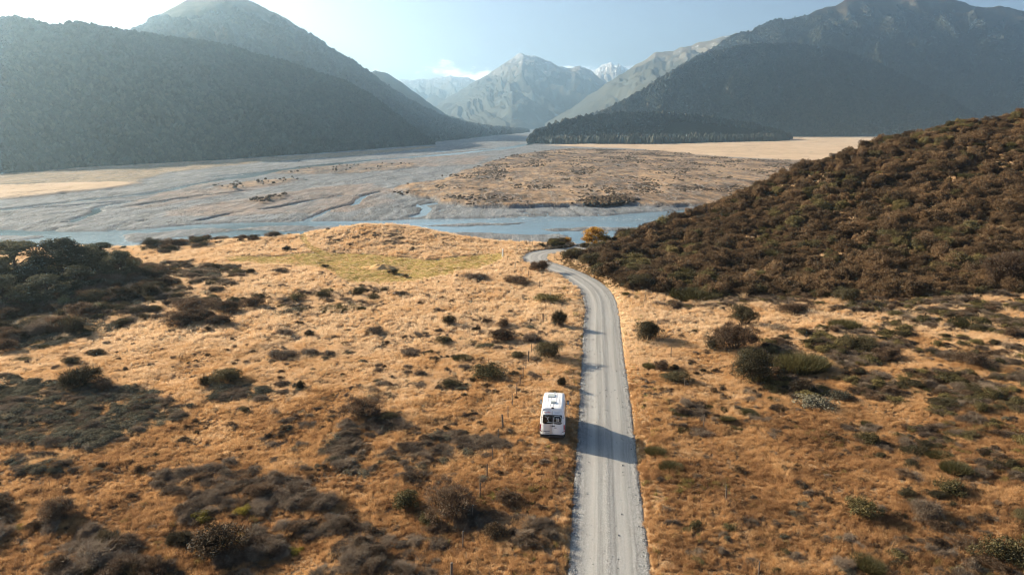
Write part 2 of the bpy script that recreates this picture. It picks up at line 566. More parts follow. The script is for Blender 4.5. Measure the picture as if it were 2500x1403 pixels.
# ================================================================== VALLEY FLOOR AND RIVER
def PV(poly):
    return np.array([[float(c) for c in at_plane(px, py, VALLEY_Z)] for px, py in poly])

vrows = np.concatenate([np.linspace(-1500, 150, 12), np.geomspace(160, 3200, 640), np.geomspace(3250, 16000, 60)])
vcol = np.concatenate([np.linspace(-3, -0.92, 30, endpoint=False), np.linspace(-0.92, 0.92, 520), np.linspace(0.93, 3, 30)])
VY = np.repeat(vrows[:, None], len(vcol), 1)
VX = vcol[None] * (np.maximum(VY, 0) + 120)
vx, vy = VX.ravel(), VY.ravel()

RIVER_PX = [(-900, 566), (-300, 560), (0, 562), (130, 566), (250, 565), (330, 560), (420, 552), (560, 545), (700, 542), (860, 539), (960, 537), (1100, 534),
            (1300, 531), (1480, 528), (1640, 514), (1800, 505), (1800, 600), (1500, 590), (1380, 602), (1100, 600), (900, 590), (640, 590), (420, 592), (200, 612), (100, 606), (60, 590), (-300, 592), (-900, 600)]
river = soft_poly(vx, vy, PV(RIVER_PX), 4.0, 5.0, 40.0)
BARS_PX = [[(560, 560), (700, 552), (850, 553), (1000, 556), (1050, 560), (980, 566), (800, 564), (640, 563)],
           [(1010, 574), (1150, 570), (1280, 572), (1370, 574), (1380, 584), (1250, 600), (1100, 592)],
           [(1330, 557), (1480, 556), (1640, 553), (1660, 561), (1500, 564), (1360, 563)],
           [(-300, 574), (0, 576), (110, 579), (60, 588), (-300, 590)],
           [(300, 575), (430, 562), (540, 556), (560, 562), (470, 576), (340, 590)],
           [(1060, 548), (1160, 545), (1280, 545), (1240, 548), (1120, 551)]]
bars = np.zeros(vx.shape)
for b in BARS_PX:
    bars = np.maximum(bars, soft_poly(vx, vy, PV(b), 3.0, 6.0, 25.0))
BRAIDS = [([(-200, 524), (0, 513), (120, 500), (230, 487), (330, 478), (420, 463), (480, 449), (560, 436), (640, 424)], 3.2),
          ([(-100, 520), (60, 511), (180, 503), (300, 493)], 2.0),
          ([(150, 545), (190, 533), (240, 519), (225, 510), (260, 503), (330, 492)], 2.4),
          ([(480, 540), (500, 535), (560, 525)], 1.5),
          ([(750, 540), (765, 530), (790, 520), (820, 508), (870, 492), (930, 470)], 1.6),
          ([(1005, 530), (1030, 522), (1035, 512), (1025, 505), (1055, 497)], 2.2),
          ([(560, 436), (680, 416), (800, 402), (900, 392), (1010, 384), (1120, 375), (1240, 362), (1290, 352)], 9.0),
          ([(520, 432), (640, 420), (760, 410), (880, 400), (960, 396)], 3.5),
          ([(1060, 372), (1150, 366), (1260, 358)], 6.0),
          ([(640, 515), (700, 505), (760, 490), (830, 478)], 1.4),
          ([(340, 505), (420, 490), (520, 477), (600, 468)], 1.8)]
braid = np.zeros(vx.shape)
wx = vx + 7 * fbm(vx / 30, vy / 60, 3); wy = vy + 8 * fbm(vx / 30 + 9, vy / 50, 3)
for pl, w in BRAIDS:
    P = PV(pl)
    braid = np.maximum(braid, 1 - smooth(w * 0.6, w * 1.7, seg_dist(wx, wy, P, False)))

FLAT_PX = [(962, 478), (985, 462), (1060, 446), (1130, 425), (1200, 400), (1270, 378), (1400, 366), (1620, 372), (1800, 392), (2100, 402), (2300, 420), (2100, 500), (1800, 508),
           (1560, 508), (1280, 509), (1150, 510), (1085, 498), (1060, 486), (1000, 484)]
flat = soft_poly(vx, vy, PV(FLAT_PX), 1.6, 12.0, 40.0)
FIELD_PX = [(1330, 356), (1450, 353), (1620, 352), (1900, 346), (1935, 333), (2200, 328), (2600, 326), (2600, 410), (2000, 396), (1790, 386), (1640, 376), (1560, 366), (1420, 360)]
field = soft_poly(vx, vy, PV(FIELD_PX), 6.0, 18.0, 80.0)
LSTRAW_PX = [(-400, 470), (0, 457), (140, 452), (260, 449), (345, 449), (300, 459), (210, 470), (120, 479), (0, 490), (-400, 520)]
LSTRAW2_PX = [(-400, 460), (0, 428), (250, 409), (600, 390), (900, 370), (1060, 357), (1060, 362), (900, 379), (620, 400), (400, 425), (330, 447), (100, 452), (0, 456), (-400, 472)]
lstraw = soft_poly(vx, vy, PV(LSTRAW_PX), 2.5, 5.0, 30.0)
lstraw2 = soft_poly(vx, vy, PV(LSTRAW2_PX), 4.0, 8.0, 40.0)
PINK_PX = [[(305, 500), (400, 476), (520, 462), (640, 446), (735, 438), (700, 452), (560, 478), (430, 500), (345, 514)],
           [(380, 530), (470, 505), (600, 485), (760, 462), (900, 448), (960, 470), (960, 500), (860, 520), (700, 525), (520, 532)],
           [(880, 398), (1000, 386), (1120, 380), (1200, 382), (1160, 402), (1000, 410), (900, 408)],
           [(370, 474), (480, 455), (560, 444), (500, 462), (400, 478)]]
pink = np.zeros(vx.shape)
for b in PINK_PX:
    pink = np.maximum(pink, soft_poly(vx, vy, PV(b), 2.0, 9.0, 35.0))
ISLE_PX = [[(612, 496), (640, 487), (690, 478), (712, 482), (680, 493), (630, 501)], [(520, 460), (620, 444), (720, 438), (728, 444), (640, 458), (560, 468)],
           [(650, 425), (760, 408), (900, 402), (1010, 400), (1010, 412), (880, 424), (760, 428)]]
isle = np.zeros(vx.shape)
for b in ISLE_PX:
    isle = np.maximum(isle, soft_poly(vx, vy, PV(b), 2.0, 5.0, 20.0))

# streaks along the flow (mostly down the valley), old channels as low lines
rx = vx * 0.98 - vy * 0.2; ry = vx * 0.2 + vy * 0.98
st = fbm(rx / 11 + 2 * fbm(vx / 90, vy / 90, 2), ry / 85, 4)
ridge = 1 - np.abs(fbm(rx / 16 + 3.0 * fbm(vx / 70, vy / 110 + 5, 2), ry / 95 + 7, 3)) * 2.2
oldch = smooth(0.88, 0.99, ridge)
ridge2 = 1 - np.abs(fbm(rx / 7 + 2.0 * fbm(vx / 30, vy / 60 + 15, 2), ry / 48 + 27, 3)) * 2.2
oldch = np.maximum(oldch, 0.75 * smooth(0.90, 0.99, ridge2) * smooth(0.0, 0.25, fbm(vx / 60 + 8, vy / 120, 2) + 0.1))
hgt = 0.62 + 0.35 * st - 0.75 * oldch * (1 - flat * 0.6)
hgt = hgt + 2.0 * flat + 1.2 * field + 1.3 * lstraw + 0.9 * lstraw2 + 0.25 * pink + 0.8 * isle
hgt = hgt + flat * 0.5 * fbm(vx / 16, vy / 30, 4)
far = smooth(2500, 4000, vy)
hgt = hgt * (1 - far) + 1.0 * far
wet = np.clip(river * (1 - bars) + braid * (1 - far), 0, 1)
hgt = hgt * (1 - wet) - 0.7 * wet
hgt = np.where(river * bars > 0.2, np.maximum(np.minimum(hgt, 0.35), 0.12 + 0.25 * st), hgt)
v_me = mesh_from("valley_floor", np.stack([vx, vy, VALLEY_Z + hgt], -1), grid_faces(len(vrows), len(vcol)))
for nm, arr in (("flat", flat), ("field", np.clip(field + lstraw, 0, 1)), ("tan", lstraw2), ("pink", pink), ("isle", isle), ("streak", st * 0.5 + 0.5), ("old", oldch), ("river", river)):
    set_attr(v_me, nm, arr)
m_valley, nt, out = new_mat("river_flat")
pos = nt.n("NewGeometry").outputs["Position"]
mp = nt.n("Mapping"); mp.inputs["Scale"].default_value = (1, 0.4, 1); nt.l(pos, mp.inputs["Vector"])
nA = nt.noise(mp.outputs[0], 0.035, 6, 0.62)
nB = nt.noise(mp.outputs[0], 0.16, 5, 0.7)
nC = nt.noise(pos, 0.9, 3, 0.7)
sk = nt.attr("streak").outputs["Fac"]
grav = nt.ramp(sk, [(0.2, (0.135, 0.153, 0.172)), (0.5, (0.19, 0.212, 0.232)), (0.8, (0.255, 0.275, 0.29))])
grav = nt.mix(nt.ramp(nC, [(0.3, (0.5,) * 3), (0.6, (0,) * 3)]), grav, (0.11, 0.11, 0.11))
pinkc = nt.ramp(nB, [(0.3, (0.17, 0.13, 0.105)), (0.7, (0.36, 0.26, 0.195))])
scrub = nt.ramp(nB, [(0.36, (0.05, 0.037, 0.028)), (0.50, (0.12, 0.083, 0.058)), (0.60, (0.25, 0.168, 0.10)), (0.78, (0.38, 0.265, 0.155))])
scrub2 = nt.ramp(nB, [(0.36, (0.20, 0.14, 0.095)), (0.6, (0.42, 0.285, 0.165))])
sc = nt.mix(nt.ramp(nA, [(0.42, (0, 0, 0)), (0.58, (1, 1, 1))]), scrub, scrub2)
strawc = nt.ramp(nA, [(0.3, (0.44, 0.325, 0.215)), (0.7, (0.55, 0.42, 0.295))])
tanc = nt.ramp(nA, [(0.3, (0.24, 0.19, 0.125)), (0.7, (0.32, 0.25, 0.17))])
c = nt.mix(nt.math('MULTIPLY', nt.attr("pink").outputs["Fac"], nt.ramp(nA, [(0.35, (0.15,) * 3), (0.55, (0.65,) * 3)])), grav, pinkc)
c = nt.mix(nt.attr("tan").outputs["Fac"], c, tanc)
c = nt.mix(nt.attr("flat").outputs["Fac"], c, sc)
c = nt.mix(nt.math('MULTIPLY', nt.attr("isle").outputs["Fac"], 0.75), c, sc)
c = nt.mix(nt.attr("field").outputs["Fac"], c, strawc)
c = nt.mix(nt.math('MULTIPLY', nt.attr("old").outputs["Fac"], 0.5), c, (0.10, 0.10, 0.095))
mp2 = nt.n("Mapping"); mp2.inputs["Rotation"].default_value = (0, 0, 0.2); mp2.inputs["Scale"].default_value = (0.075, 0.013, 0.05); nt.l(pos, mp2.inputs["Vector"])
ln1 = nt.noise(mp2.outputs[0], 1.0, 4, 0.55)
ln2 = nt.noise(mp2.outputs[0], 2.7, 3, 0.55)
line1 = nt.ramp(nt.math('ABSOLUTE', nt.math('SUBTRACT', ln1, 0.5)), [(0.0, (0.5,) * 3), (0.022, (0.32,) * 3), (0.045, (0,) * 3)])
line2 = nt.ramp(nt.math('ABSOLUTE', nt.math('SUBTRACT', ln2, 0.47)), [(0.0, (0.3,) * 3), (0.03, (0,) * 3)])
lf = nt.math('MULTIPLY', nt.math('MAXIMUM', line1, line2), nt.math('SUBTRACT', 1.0, nt.attr("field").outputs["Fac"], True))
c = nt.mix(lf, c, (0.075, 0.078, 0.08))
pale = nt.ramp(nt.math('ABSOLUTE', nt.math('SUBTRACT', ln2, 0.56)), [(0.0, (0.5,) * 3), (0.03, (0,) * 3)])
c = nt.mix(nt.math('MULTIPLY', pale, nt.math('SUBTRACT', 1.0, nt.attr("field").outputs["Fac"], True)), c, (0.36, 0.35, 0.33))
principled(nt, out, c, 0.95, 0.1, normal=nt.bump(nt.math('ADD', nB, nC), 0.8, 1.2))
structure(link("valley_floor", v_me, m_valley, smooth_shade=True))

m_water, nt, out = new_mat("glacial_water")
pos = nt.n("NewGeometry").outputs["Position"]
mp = nt.n("Mapping"); mp.inputs["Scale"].default_value = (0.35, 1, 1); nt.l(pos, mp.inputs["Vector"])
wn = nt.noise(mp.outputs[0], 0.5, 4, 0.6)
wl_ = nt.noise(mp.outputs[0], 0.02, 3, 0.5)
c = nt.ramp(wl_, [(0.35, (0.065, 0.11, 0.13)), (0.65, (0.12, 0.17, 0.19))])
bs = nt.n("Bump"); bs.inputs["Distance"].default_value = 0.35; nt.l(wn, bs.inputs["Height"])
nt.l(nt.ramp(wl_, [(0.40, (0.12,) * 3), (0.62, (0.75,) * 3)]), bs.inputs["Strength"])
foam_sparkle = nt.noise(mp.outputs[0], 0.9, 3, 0.7)
ff = nt.math('MULTIPLY', nt.ramp(foam_sparkle, [(0.60, (0, 0, 0)), (0.66, (1, 1, 1))]), nt.ramp(wl_, [(0.52, (0, 0, 0)), (0.60, (1, 1, 1))]))
c = nt.mix(ff, c, (0.75, 0.78, 0.78))  # white flecks: rapids foam, with its sparkle painted into the water colour
p = principled(nt, out, c, 0.12, 0.5, normal=bs.outputs[0])
p.inputs["IOR"].default_value = 1.33
wr_ = np.concatenate([np.linspace(-1400, 200, 5), np.geomspace(220, 4500, 40)])
wc_ = np.linspace(-2.5, 2.5, 41)
WY = np.repeat(wr_[:, None], len(wc_), 1); WX = wc_[None] * (np.maximum(WY, 0) + 120)
structure(link("river", mesh_from("river", np.stack([WX, WY, WX * 0 + VALLEY_Z], -1).reshape(-1, 3), grid_faces(len(wr_), len(wc_))), m_water, smooth_shade=True))

# ================================================================== MOUNTAINS
def mountain_mat(name, lo, hi, rock, snow_z=None, scale=0.01):
    m, nt, out = new_mat(name)
    pos = nt.n("NewGeometry").outputs["Position"]
    n1 = nt.noise(pos, scale, 6, 0.65)
    n2 = nt.noise(pos, scale * 8, 4, 0.7)
    c = nt.ramp(n1, [(0.3, lo), (0.7, hi)])
    c = nt.mix(nt.ramp(n2, [(0.4, (0, 0, 0)), (0.8, (0.4,) * 3)]), c, tuple(v * 0.5 for v in lo))
    sx = nt.n("SeparateXYZ"); nt.l(pos, sx.inputs[0])
    if rock is not None:
        zr, col = rock
        f = nt.math('ADD', nt.math('DIVIDE', nt.math('SUBTRACT', sx.outputs[2], zr), zr * 0.25), nt.math('MULTIPLY', nt.math('SUBTRACT', n1, 0.5), 5.0), True)
        c = nt.mix(f, c, col)
    if snow_z is not None:
        sep = nt.noise(pos, scale * 4, 5, 0.7)
        f = nt.math('ADD', nt.math('DIVIDE', nt.math('SUBTRACT', sx.outputs[2], snow_z), snow_z * 0.16), nt.math('MULTIPLY', nt.math('SUBTRACT', sep, 0.54), 16.0), True)
        c = nt.mix(f, c, (0.75, 0.76, 0.78))
    principled(nt, out, c, 0.95, 0.05, normal=nt.bump(n2, 0.6, 10.0))
    return m

MT_SURF = {}

def mountain(name, ridge, base, mat, nu=300, nv=90, gully=0.10, lam=220.0, back=1.3, power=1.1, seed=0, jag=1.0):
    ridge = np.array(ridge, float); base = np.array(base, float)
    s = np.linspace(ridge[0, 0], ridge[-1, 0], nu)
    k = max(3, nu // 60) | 1
    def sm(a):
        return np.convolve(np.pad(a, k // 2, 'edge'), np.ones(k) / k, 'valid')
    rpy = sm(np.interp(s, ridge[:, 0], ridge[:, 1])); rdp = sm(np.interp(s, ridge[:, 0], ridge[:, 2]))
    rpy = rpy + jag * 2.2 * fbm(s / 23 + seed, s * 0 + seed, 4)
    Rx, Ry, Rz = at_depth(s, rpy, rdp)
    q = np.linspace(0, 1, nu)
    bq = np.linspace(0, 1, len(base))
    bx, by = at_plane(sm(np.interp(q, (base[:, 0] - base[0, 0]) / (base[-1, 0] - base[0, 0]), base[:, 0])),
                      sm(np.interp(q, (base[:, 0] - base[0, 0]) / (base[-1, 0] - base[0, 0]), base[:, 1])), VALLEY_Z)
    zb = VALLEY_Z - 6.0
    v = np.concatenate([np.linspace(0, 1, nv), np.linspace(1, 2, nv // 2)[1:]])
    L = np.concatenate([[0], np.cumsum(np.hypot(np.diff(Rx), np.diff(Ry)))])
    P = np.zeros((len(v), nu, 3))
    hh = np.maximum(Rz - zb, 1.0)
    ddx, ddy = Rx - bx, Ry - by
    dl = np.hypot(ddx, ddy) + 1e-6
    for i, t in enumerate(v):
        if t <= 1:
            x = bx + ddx * t; y = by + ddy * t; z = zb + hh * t ** power
            amp = math.sin(math.pi * min(t, 0.97)) ** 0.8
        else:
            w = t - 1
            x = Rx + ddx / dl * hh * back * w; y = Ry + ddy / dl * hh * back * w; z = Rz - hh * w
            amp = math.sin(math.pi * w) * 0.6
        wob = 0.9 * fbm(x / (lam * 2.5) + seed * 3, y / (lam * 2.5), 3)
        g = 1 - np.abs(fbm((L + 0.55 * t * dl) / lam + wob + seed * 7, 0.6 * t + 0 * L + seed, 4)) * 2.4
        f = fbm(x / (lam * 0.5) + seed, y / (lam * 0.5) - seed, 4)
        z = z + hh * gully * amp * ((g - 0.4) * 0.9 + 0.6 * f)
        P[i, :, 0] = x; P[i, :, 1] = y; P[i, :, 2] = z
    me = mesh_from(name, P.reshape(-1, 3), grid_faces(len(v), nu)[:, ::-1].copy())
    o = structure(link(name, me, mat, smooth_shade=True))
    MT_SURF[seed] = (P, nv)
    return o

mm_forest = mountain_mat("forest_slope", (0.010, 0.015, 0.010), (0.022, 0.028, 0.018), None, None, 0.02)
mm_tops = mountain_mat("tussock_tops", (0.018, 0.024, 0.018), (0.035, 0.04, 0.028), (430.0, (0.07, 0.062, 0.045)), None, 0.012)
mm_left2 = mountain_mat("bush_and_rock_tops", (0.03, 0.04, 0.025), (0.06, 0.07, 0.04), (330.0, (0.11, 0.105, 0.08)), None, 0.012)
mm_alp = mountain_mat("alpine_slope", (0.05, 0.055, 0.045), (0.10, 0.10, 0.08), (390.0, (0.15, 0.14, 0.115)), 650.0, 0.005)
mm_snow = mountain_mat("snowy_alpine_slope", (0.10, 0.10, 0.09), (0.2, 0.2, 0.18), (440.0, (0.24, 0.23, 0.21)), 670.0, 0.005)
mm_snowl = mountain_mat("dusted_alpine_slope", (0.08, 0.09, 0.07), (0.15, 0.15, 0.12), (440.0, (0.2, 0.19, 0.17)), 690.0, 0.005)

# left forested hill
mountain("forested_hill", [(-900, 120, 820), (-500, 90, 900), (-200, 75, 980), (-60, 62, 1030), (35, 47, 1080), (120, 66, 1120), (180, 54, 1160), (250, 70, 1200), (310, 80, 1240), (400, 90, 1290), (520, 105, 1360),
                           (640, 138, 1440), (760, 170, 1520), (840, 200, 1580), (900, 232, 1620), (960, 275, 1640), (1010, 315, 1600), (1062, 352, 1500)],
         [(-900, 520), (-400, 465), (0, 429), (300, 408), (600, 389), (800, 374), (960, 362), (1064, 355)], mm_forest, 360, 90, 0.12, 150, 1.4, 1.0, 1, 0.6)
# tall mountain behind it
mountain("mountain", [(-300, 150, 2000), (150, 150, 2150), (330, 76, 2300), (400, 32, 2420), (450, 8, 2500), (500, -8, 2560), (560, -12, 2620), (610, 4, 2680), (640, 18, 2720), (700, 50, 2780),
                      (760, 88, 2840), (830, 135, 2900), (900, 180, 2980), (960, 222, 3060), (1020, 258, 3150), (1080, 286, 3300), (1140, 303, 3500), (1200, 311, 3800), (1290, 318, 4000)],
         [(-300, 400), (300, 385), (900, 358), (1100, 346), (1200, 336), (1295, 326)], mm_left2, 420, 110, 0.16, 300, 1.2, 1.0, 2)
mountain("mountain", [(860, 200, 4300), (915, 172, 4300), (945, 178, 4350), (985, 205, 4400), (1040, 245, 4500), (1090, 280, 4700), (1180, 306, 5000), (1290, 316, 5200)],
         [(860, 330), (1100, 328), (1295, 322)], mm_left2, 200, 60, 0.07, 400, 1.2, 1.0, 3)
# far ranges
mountain("mountain", [(900, 215, 11722), (980, 196, 11722), (1005, 195, 11722), (1040, 194, 11722), (1075, 190, 11722), (1112, 187, 11722), (1150, 194, 11722), (1200, 205, 11722), (1300, 230, 11722)],
         [(900, 312), (1300, 312)], mm_snowl, 260, 80, 0.2, 480, 1.0, 1.0, 4, 1.8)
mountain("snowy_mountain", [(1380, 235, 11366), (1440, 182, 11366), (1462, 166, 11366), (1490, 154, 11366), (1512, 160, 11366), (1540, 172, 11366), (1600, 200, 11366), (1700, 240, 11366)],
         [(1380, 312), (1700, 312)], mm_snow, 240, 90, 0.26, 380, 1.0, 1.0, 5, 2.0)
mountain("mountain", [(1030, 285, 7370), (1075, 252, 7282), (1120, 222, 7370), (1160, 200, 7459), (1200, 176, 7548), (1235, 155, 7592), (1258, 138, 7637), (1272, 132, 7637), (1288, 138, 7637),
                      (1305, 138, 7681), (1330, 148, 7726), (1370, 166, 7814), (1390, 168, 7859), (1412, 163, 7903), (1440, 172, 7903), (1480, 205, 7903), (1540, 245, 7903), (1620, 290, 7903)],
         [(1030, 314), (1250, 317), (1620, 314)], mm_alp, 460, 140, 0.22, 420, 1.1, 0.95, 6, 1.4)
# right ranges
mountain("mountain", [(1330, 300, 5200), (1400, 262, 5200), (1450, 225, 5200), (1500, 192, 5200), (1560, 152, 5200), (1600, 128, 5200), (1640, 124, 5200), (1690, 112, 5200), (1730, 98, 5200), (1790, 84, 5200), (1900, 70, 5200), (2100, 60, 5200)],
         [(1330, 322), (1600, 324), (2100, 324)], mm_alp, 320, 110, 0.16, 300, 1.1, 1.05, 7)
mountain("mountain", [(1440, 285, 2750), (1500, 262, 2800), (1560, 228, 2900), (1660, 164, 3100), (1760, 108, 3300), (1800, 88, 3350), (1890, 54, 3450), (1940, 49, 3500), (2000, 22, 3600), (2060, 6, 3650), (2110, -10, 3700),
                      (2200, -22, 3750), (2300, -8, 3800), (2380, 8, 3800), (2450, 18, 3800), (2500, 30, 3800), (2700, 70, 3800), (3300, 90, 3600), (3900, 140, 3300)],
         [(1440, 332), (1900, 331), (2500, 329), (3900, 340)], mm_tops, 460, 120, 0.24, 300, 1.2, 1.05, 8)
mountain("forested_hill", [(1440, 290, 2250), (1480, 268, 2300), (1560, 226, 2400), (1640, 176, 2480), (1700, 142, 2540), (1760, 122, 2600), (1830, 108, 2640), (1900, 106, 2680), (1980, 112, 2700), (2060, 126, 2720), (2150, 160, 2720), (2300, 232, 2650), (2420, 300, 2500)],
         [(1430, 338), (1700, 336), (2430, 333)], mm_forest, 260, 90, 0.13, 190, 1.4, 0.85, 9, 0.6)
mountain("forested_hill", [(1288, 342, 1560), (1310, 322, 1600), (1345, 306, 1650), (1420, 289, 1720), (1480, 281, 1760), (1550, 277, 1790), (1640, 279, 1810), (1720, 286, 1830), (1800, 298, 1850), (1860, 313, 1850), (1930, 330, 1850)],
         [(1286, 350), (1500, 347), (1935, 340)], mm_forest, 220, 50, 0.06, 120, 1.6, 0.75, 10, 0.5)

# ================================================================== SCATTER MACHINERY (for what nobody could count)
def src_collection(name, objs):
    c = bpy.data.collections.new(name)
    for o in objs:
        c.objects.link(o)
    return c

def scatter(name, label, cat, pts, rot, scl, idx, coll, tint=None):
    me = bpy.data.meshes.new(name)
    n = len(pts)
    me.vertices.add(n)
    me.vertices.foreach_set("co", np.asarray(pts, np.float32).ravel())
    for nm, arr, typ, key in (("rot", rot, 'FLOAT_VECTOR', "vector"), ("scl", scl, 'FLOAT_VECTOR', "vector")):
        a = me.attributes.new(nm, typ, 'POINT'); a.data.foreach_set(key, np.asarray(arr, np.float32).ravel())
    a = me.attributes.new("idx", 'INT', 'POINT'); a.data.foreach_set("value", np.asarray(idx, np.int32))
    if tint is not None:
        set_attr(me, "tint", tint)
    o = bpy.data.objects.new(name, me)
    COL.objects.link(o)
    o["kind"] = "stuff"
    tag(o, label, cat)
    ng = bpy.data.node_groups.new(name + "_scatter", 'GeometryNodeTree')
    ng.interface.new_socket("Geometry", in_out='INPUT', socket_type='NodeSocketGeometry')
    ng.interface.new_socket("Geometry", in_out='OUTPUT', socket_type='NodeSocketGeometry')
    N = ng.nodes.new
    gi = N('NodeGroupInput'); go = N('NodeGroupOutput')
    ip = N('GeometryNodeInstanceOnPoints')
    ci = N('GeometryNodeCollectionInfo')
    ci.inputs["Collection"].default_value = coll
    ci.inputs["Separate Children"].default_value = True
    ci.inputs["Reset Children"].default_value = True
    def na(nm, typ):
        q = N('GeometryNodeInputNamedAttribute'); q.data_type = typ; q.inputs["Name"].default_value = nm
        return q.outputs[0]
    e2r = N('FunctionNodeEulerToRotation')
    L = ng.links.new
    L(na("rot", 'FLOAT_VECTOR'), e2r.inputs[0])
    L(gi.outputs[0], ip.inputs["Points"])
    L(ci.outputs[0], ip.inputs["Instance"])
    ip.inputs["Pick Instance"].default_value = True
    L(na("idx", 'INT'), ip.inputs["Instance Index"])
    L(e2r.outputs[0], ip.inputs["Rotation"])
    L(na("scl", 'FLOAT_VECTOR'), ip.inputs["Scale"])
    L(ip.outputs[0], go.inputs[0])
    md = o.modifiers.new("scatter", 'NODES')
    md.node_group = ng
    return o

def unlinked(name, me, mat):
    me.materials.append(mat)
    return bpy.data.objects.new(name, me)

# ------------------------------------------------------------------ far forest crowns
def crown_blob(seed, sub=2, tall=1.25):
    bm = bmesh.new()
    bmesh.ops.create_icosphere(bm, subdivisions=sub, radius=1.0)
    r = random.Random(seed)
    ph = [r.uniform(0, 9) for _ in range(6)]
    for vtx in bm.verts:
        c = vtx.co
        n = math.sin(c.x * 3.1 + ph[0]) * math.sin(c.y * 3.4 + ph[1]) + 0.7 * math.sin(c.z * 5 + ph[2] + c.x * 4) + r.uniform(-0.5, 0.5)
        c *= 1 + 0.20 * n
        c.z = c.z * tall * (1.0 if c.z > 0 else 0.7)
    me = bpy.data.meshes.new("crown")
    bm.to_mesh(me); bm.free()
    return me

m_far = leafmat("beech_canopy", [(0.15, (0.008, 0.015, 0.011)), (0.55, (0.018, 0.027, 0.019)), (0.95, (0.042, 0.048, 0.032))], 0.1)
far_src = src_collection("far_crowns", [unlinked("crown_source", crown_blob(i, 1 if i else 2), m_far) for i in range(4)])

def forest_on(seed, spacing, size, vmax=1.06, name="", label="", keep=None, zmax=None, size_v=0.3):
    P, nv = MT_SURF[seed]
    nrow = nv + 6
    S = P[:nrow]
    # area of each cell decides how many trees stand on it
    a = S[:-1, :-1]; b = S[:-1, 1:]; c = S[1:, :-1]
    ar = np.linalg.norm(np.cross(b - a, c - a), axis=-1)
    lam = ar / spacing ** 2
    cnt = RNG.poisson(lam)
    ii, jj = np.nonzero(cnt)
    rep = cnt[ii, jj]
    ii = np.repeat(ii, rep); jj = np.repeat(jj, rep)
    u = RNG.random(len(ii))[:, None]; w = RNG.random(len(ii))[:, None]
    pts = (S[ii, jj] * (1 - u) + S[ii, jj + 1] * u) * (1 - w) + (S[ii + 1, jj] * (1 - u) + S[ii + 1, jj + 1] * u) * w
    ok = pts[:, 2] > VALLEY_Z - 1
    px, py, f = project(pts[:, 0], pts[:, 1], pts[:, 2])
    ok &= (px > -160) & (px < PW + 160)
    if zmax is not None:
        ok &= pts[:, 2] < zmax + zmax * 0.25 * fbm(pts[:, 0] / 150, pts[:, 1] / 150, 3)
    clear = fbm(pts[:, 0] / 90 + seed, pts[:, 1] / 90, 3)
    ok &= clear > -0.75
    pts = pts[ok]
    n = len(pts)
    sc = size * (1 + size_v * RNG.normal(size=n)).clip(0.5, 1.8) * (1 + 0.35 * fbm(pts[:, 0] / 60, pts[:, 1] / 60, 3))
    pts = pts + np.stack([0 * sc, 0 * sc, sc * (0.12 if seed in (2, 8, 9) else 0.3)], 1)
    rot = np.stack([RNG.normal(0, 0.2, n), RNG.normal(0, 0.2, n), RNG.uniform(0, 6.28, n)], 1)
    return pts, rot, np.stack([sc * RNG.uniform(0.85, 1.15, n), sc * RNG.uniform(0.85, 1.15, n), sc * RNG.uniform(0.8, 1.15, n)], 1), RNG.integers(0, 4, n)

for seed, sp, sz, label, zmax in ((1, 4.0, 2.7, "dense hazy beech forest covering the left hill above the river", None),
                                  (2, 9.0, 5.4, "hazy forest on the tall mountain behind the left hill", 330.0),
                                  (8, 8.0, 5.0, "dark blue forest on the tall right mountain below its bare tops", 520.0),
                                  (9, 5.6, 3.9, "forest on the domed shoulder in front of the tall right mountain", None),
                                  (10, 4.6, 3.8, "sunlit beech forest on the low spur beside the river flats", None)):
    p_, r_, s_, i_ = forest_on(seed, sp, sz, zmax=zmax)
    scatter("beech_forest", label, "forest", p_, r_, s_, i_, far_src)

# flat forest strip on the terrace at the foot of the spur
STRIP_PX = [(1296, 352), (1340, 352), (1460, 354), (1600, 354), (1720, 350), (1895, 346), (1900, 342), (1800, 338), (1600, 338), (1400, 340), (1292, 346)]
SP_ = PV(STRIP_PX)
bb0, bb1 = SP_.min(0), SP_.max(0)
cand = RNG.uniform(bb0, bb1, (26000, 2))
cand = cand[soft_poly(cand[:, 0], cand[:, 1], SP_, 4, 26, 45) > 0.5]
n = len(cand)
sc = RNG.uniform(2.4, 6.0, n) * (1 + 0.35 * fbm(cand[:, 0] / 40, cand[:, 1] / 40, 3))
scatter("beech_forest", "flat-topped belt of dark trees along the edge of the straw field", "forest",
        np.stack([cand[:, 0], cand[:, 1], VALLEY_Z + 0.8 + sc * 0.7], 1), np.stack([0 * sc, 0 * sc, RNG.uniform(0, 6, n)], 1),
        np.stack([sc, sc, sc * RNG.uniform(1.1, 1.9, n)], 1), RNG.integers(0, 4, n), far_src)

# ================================================================== PLANT MESHES
def unit_dirs(n, up=0.0):
    v = RNG.normal(size=(n, 3)); v[:, 2] += up
    return v / np.linalg.norm(v, axis=1)[:, None]

def cards(pos, nrm, along, w, l):
    """quads centred on pos, in the plane given by 'along' and nrm x along"""
    along = along - nrm * (along * nrm).sum(1)[:, None]
    along /= np.linalg.norm(along, axis=1)[:, None] + 1e-9
    side = np.cross(nrm, along)
    w = w[:, None]; l = l[:, None]
    V = np.stack([pos - along * l * 0.5 - side * w * 0.18, pos - side * w * 0.5, pos + along * l * 0.5, pos + side * w * 0.5], 1)
    return V.reshape(-1, 3), np.arange(len(pos) * 4).reshape(-1, 4)

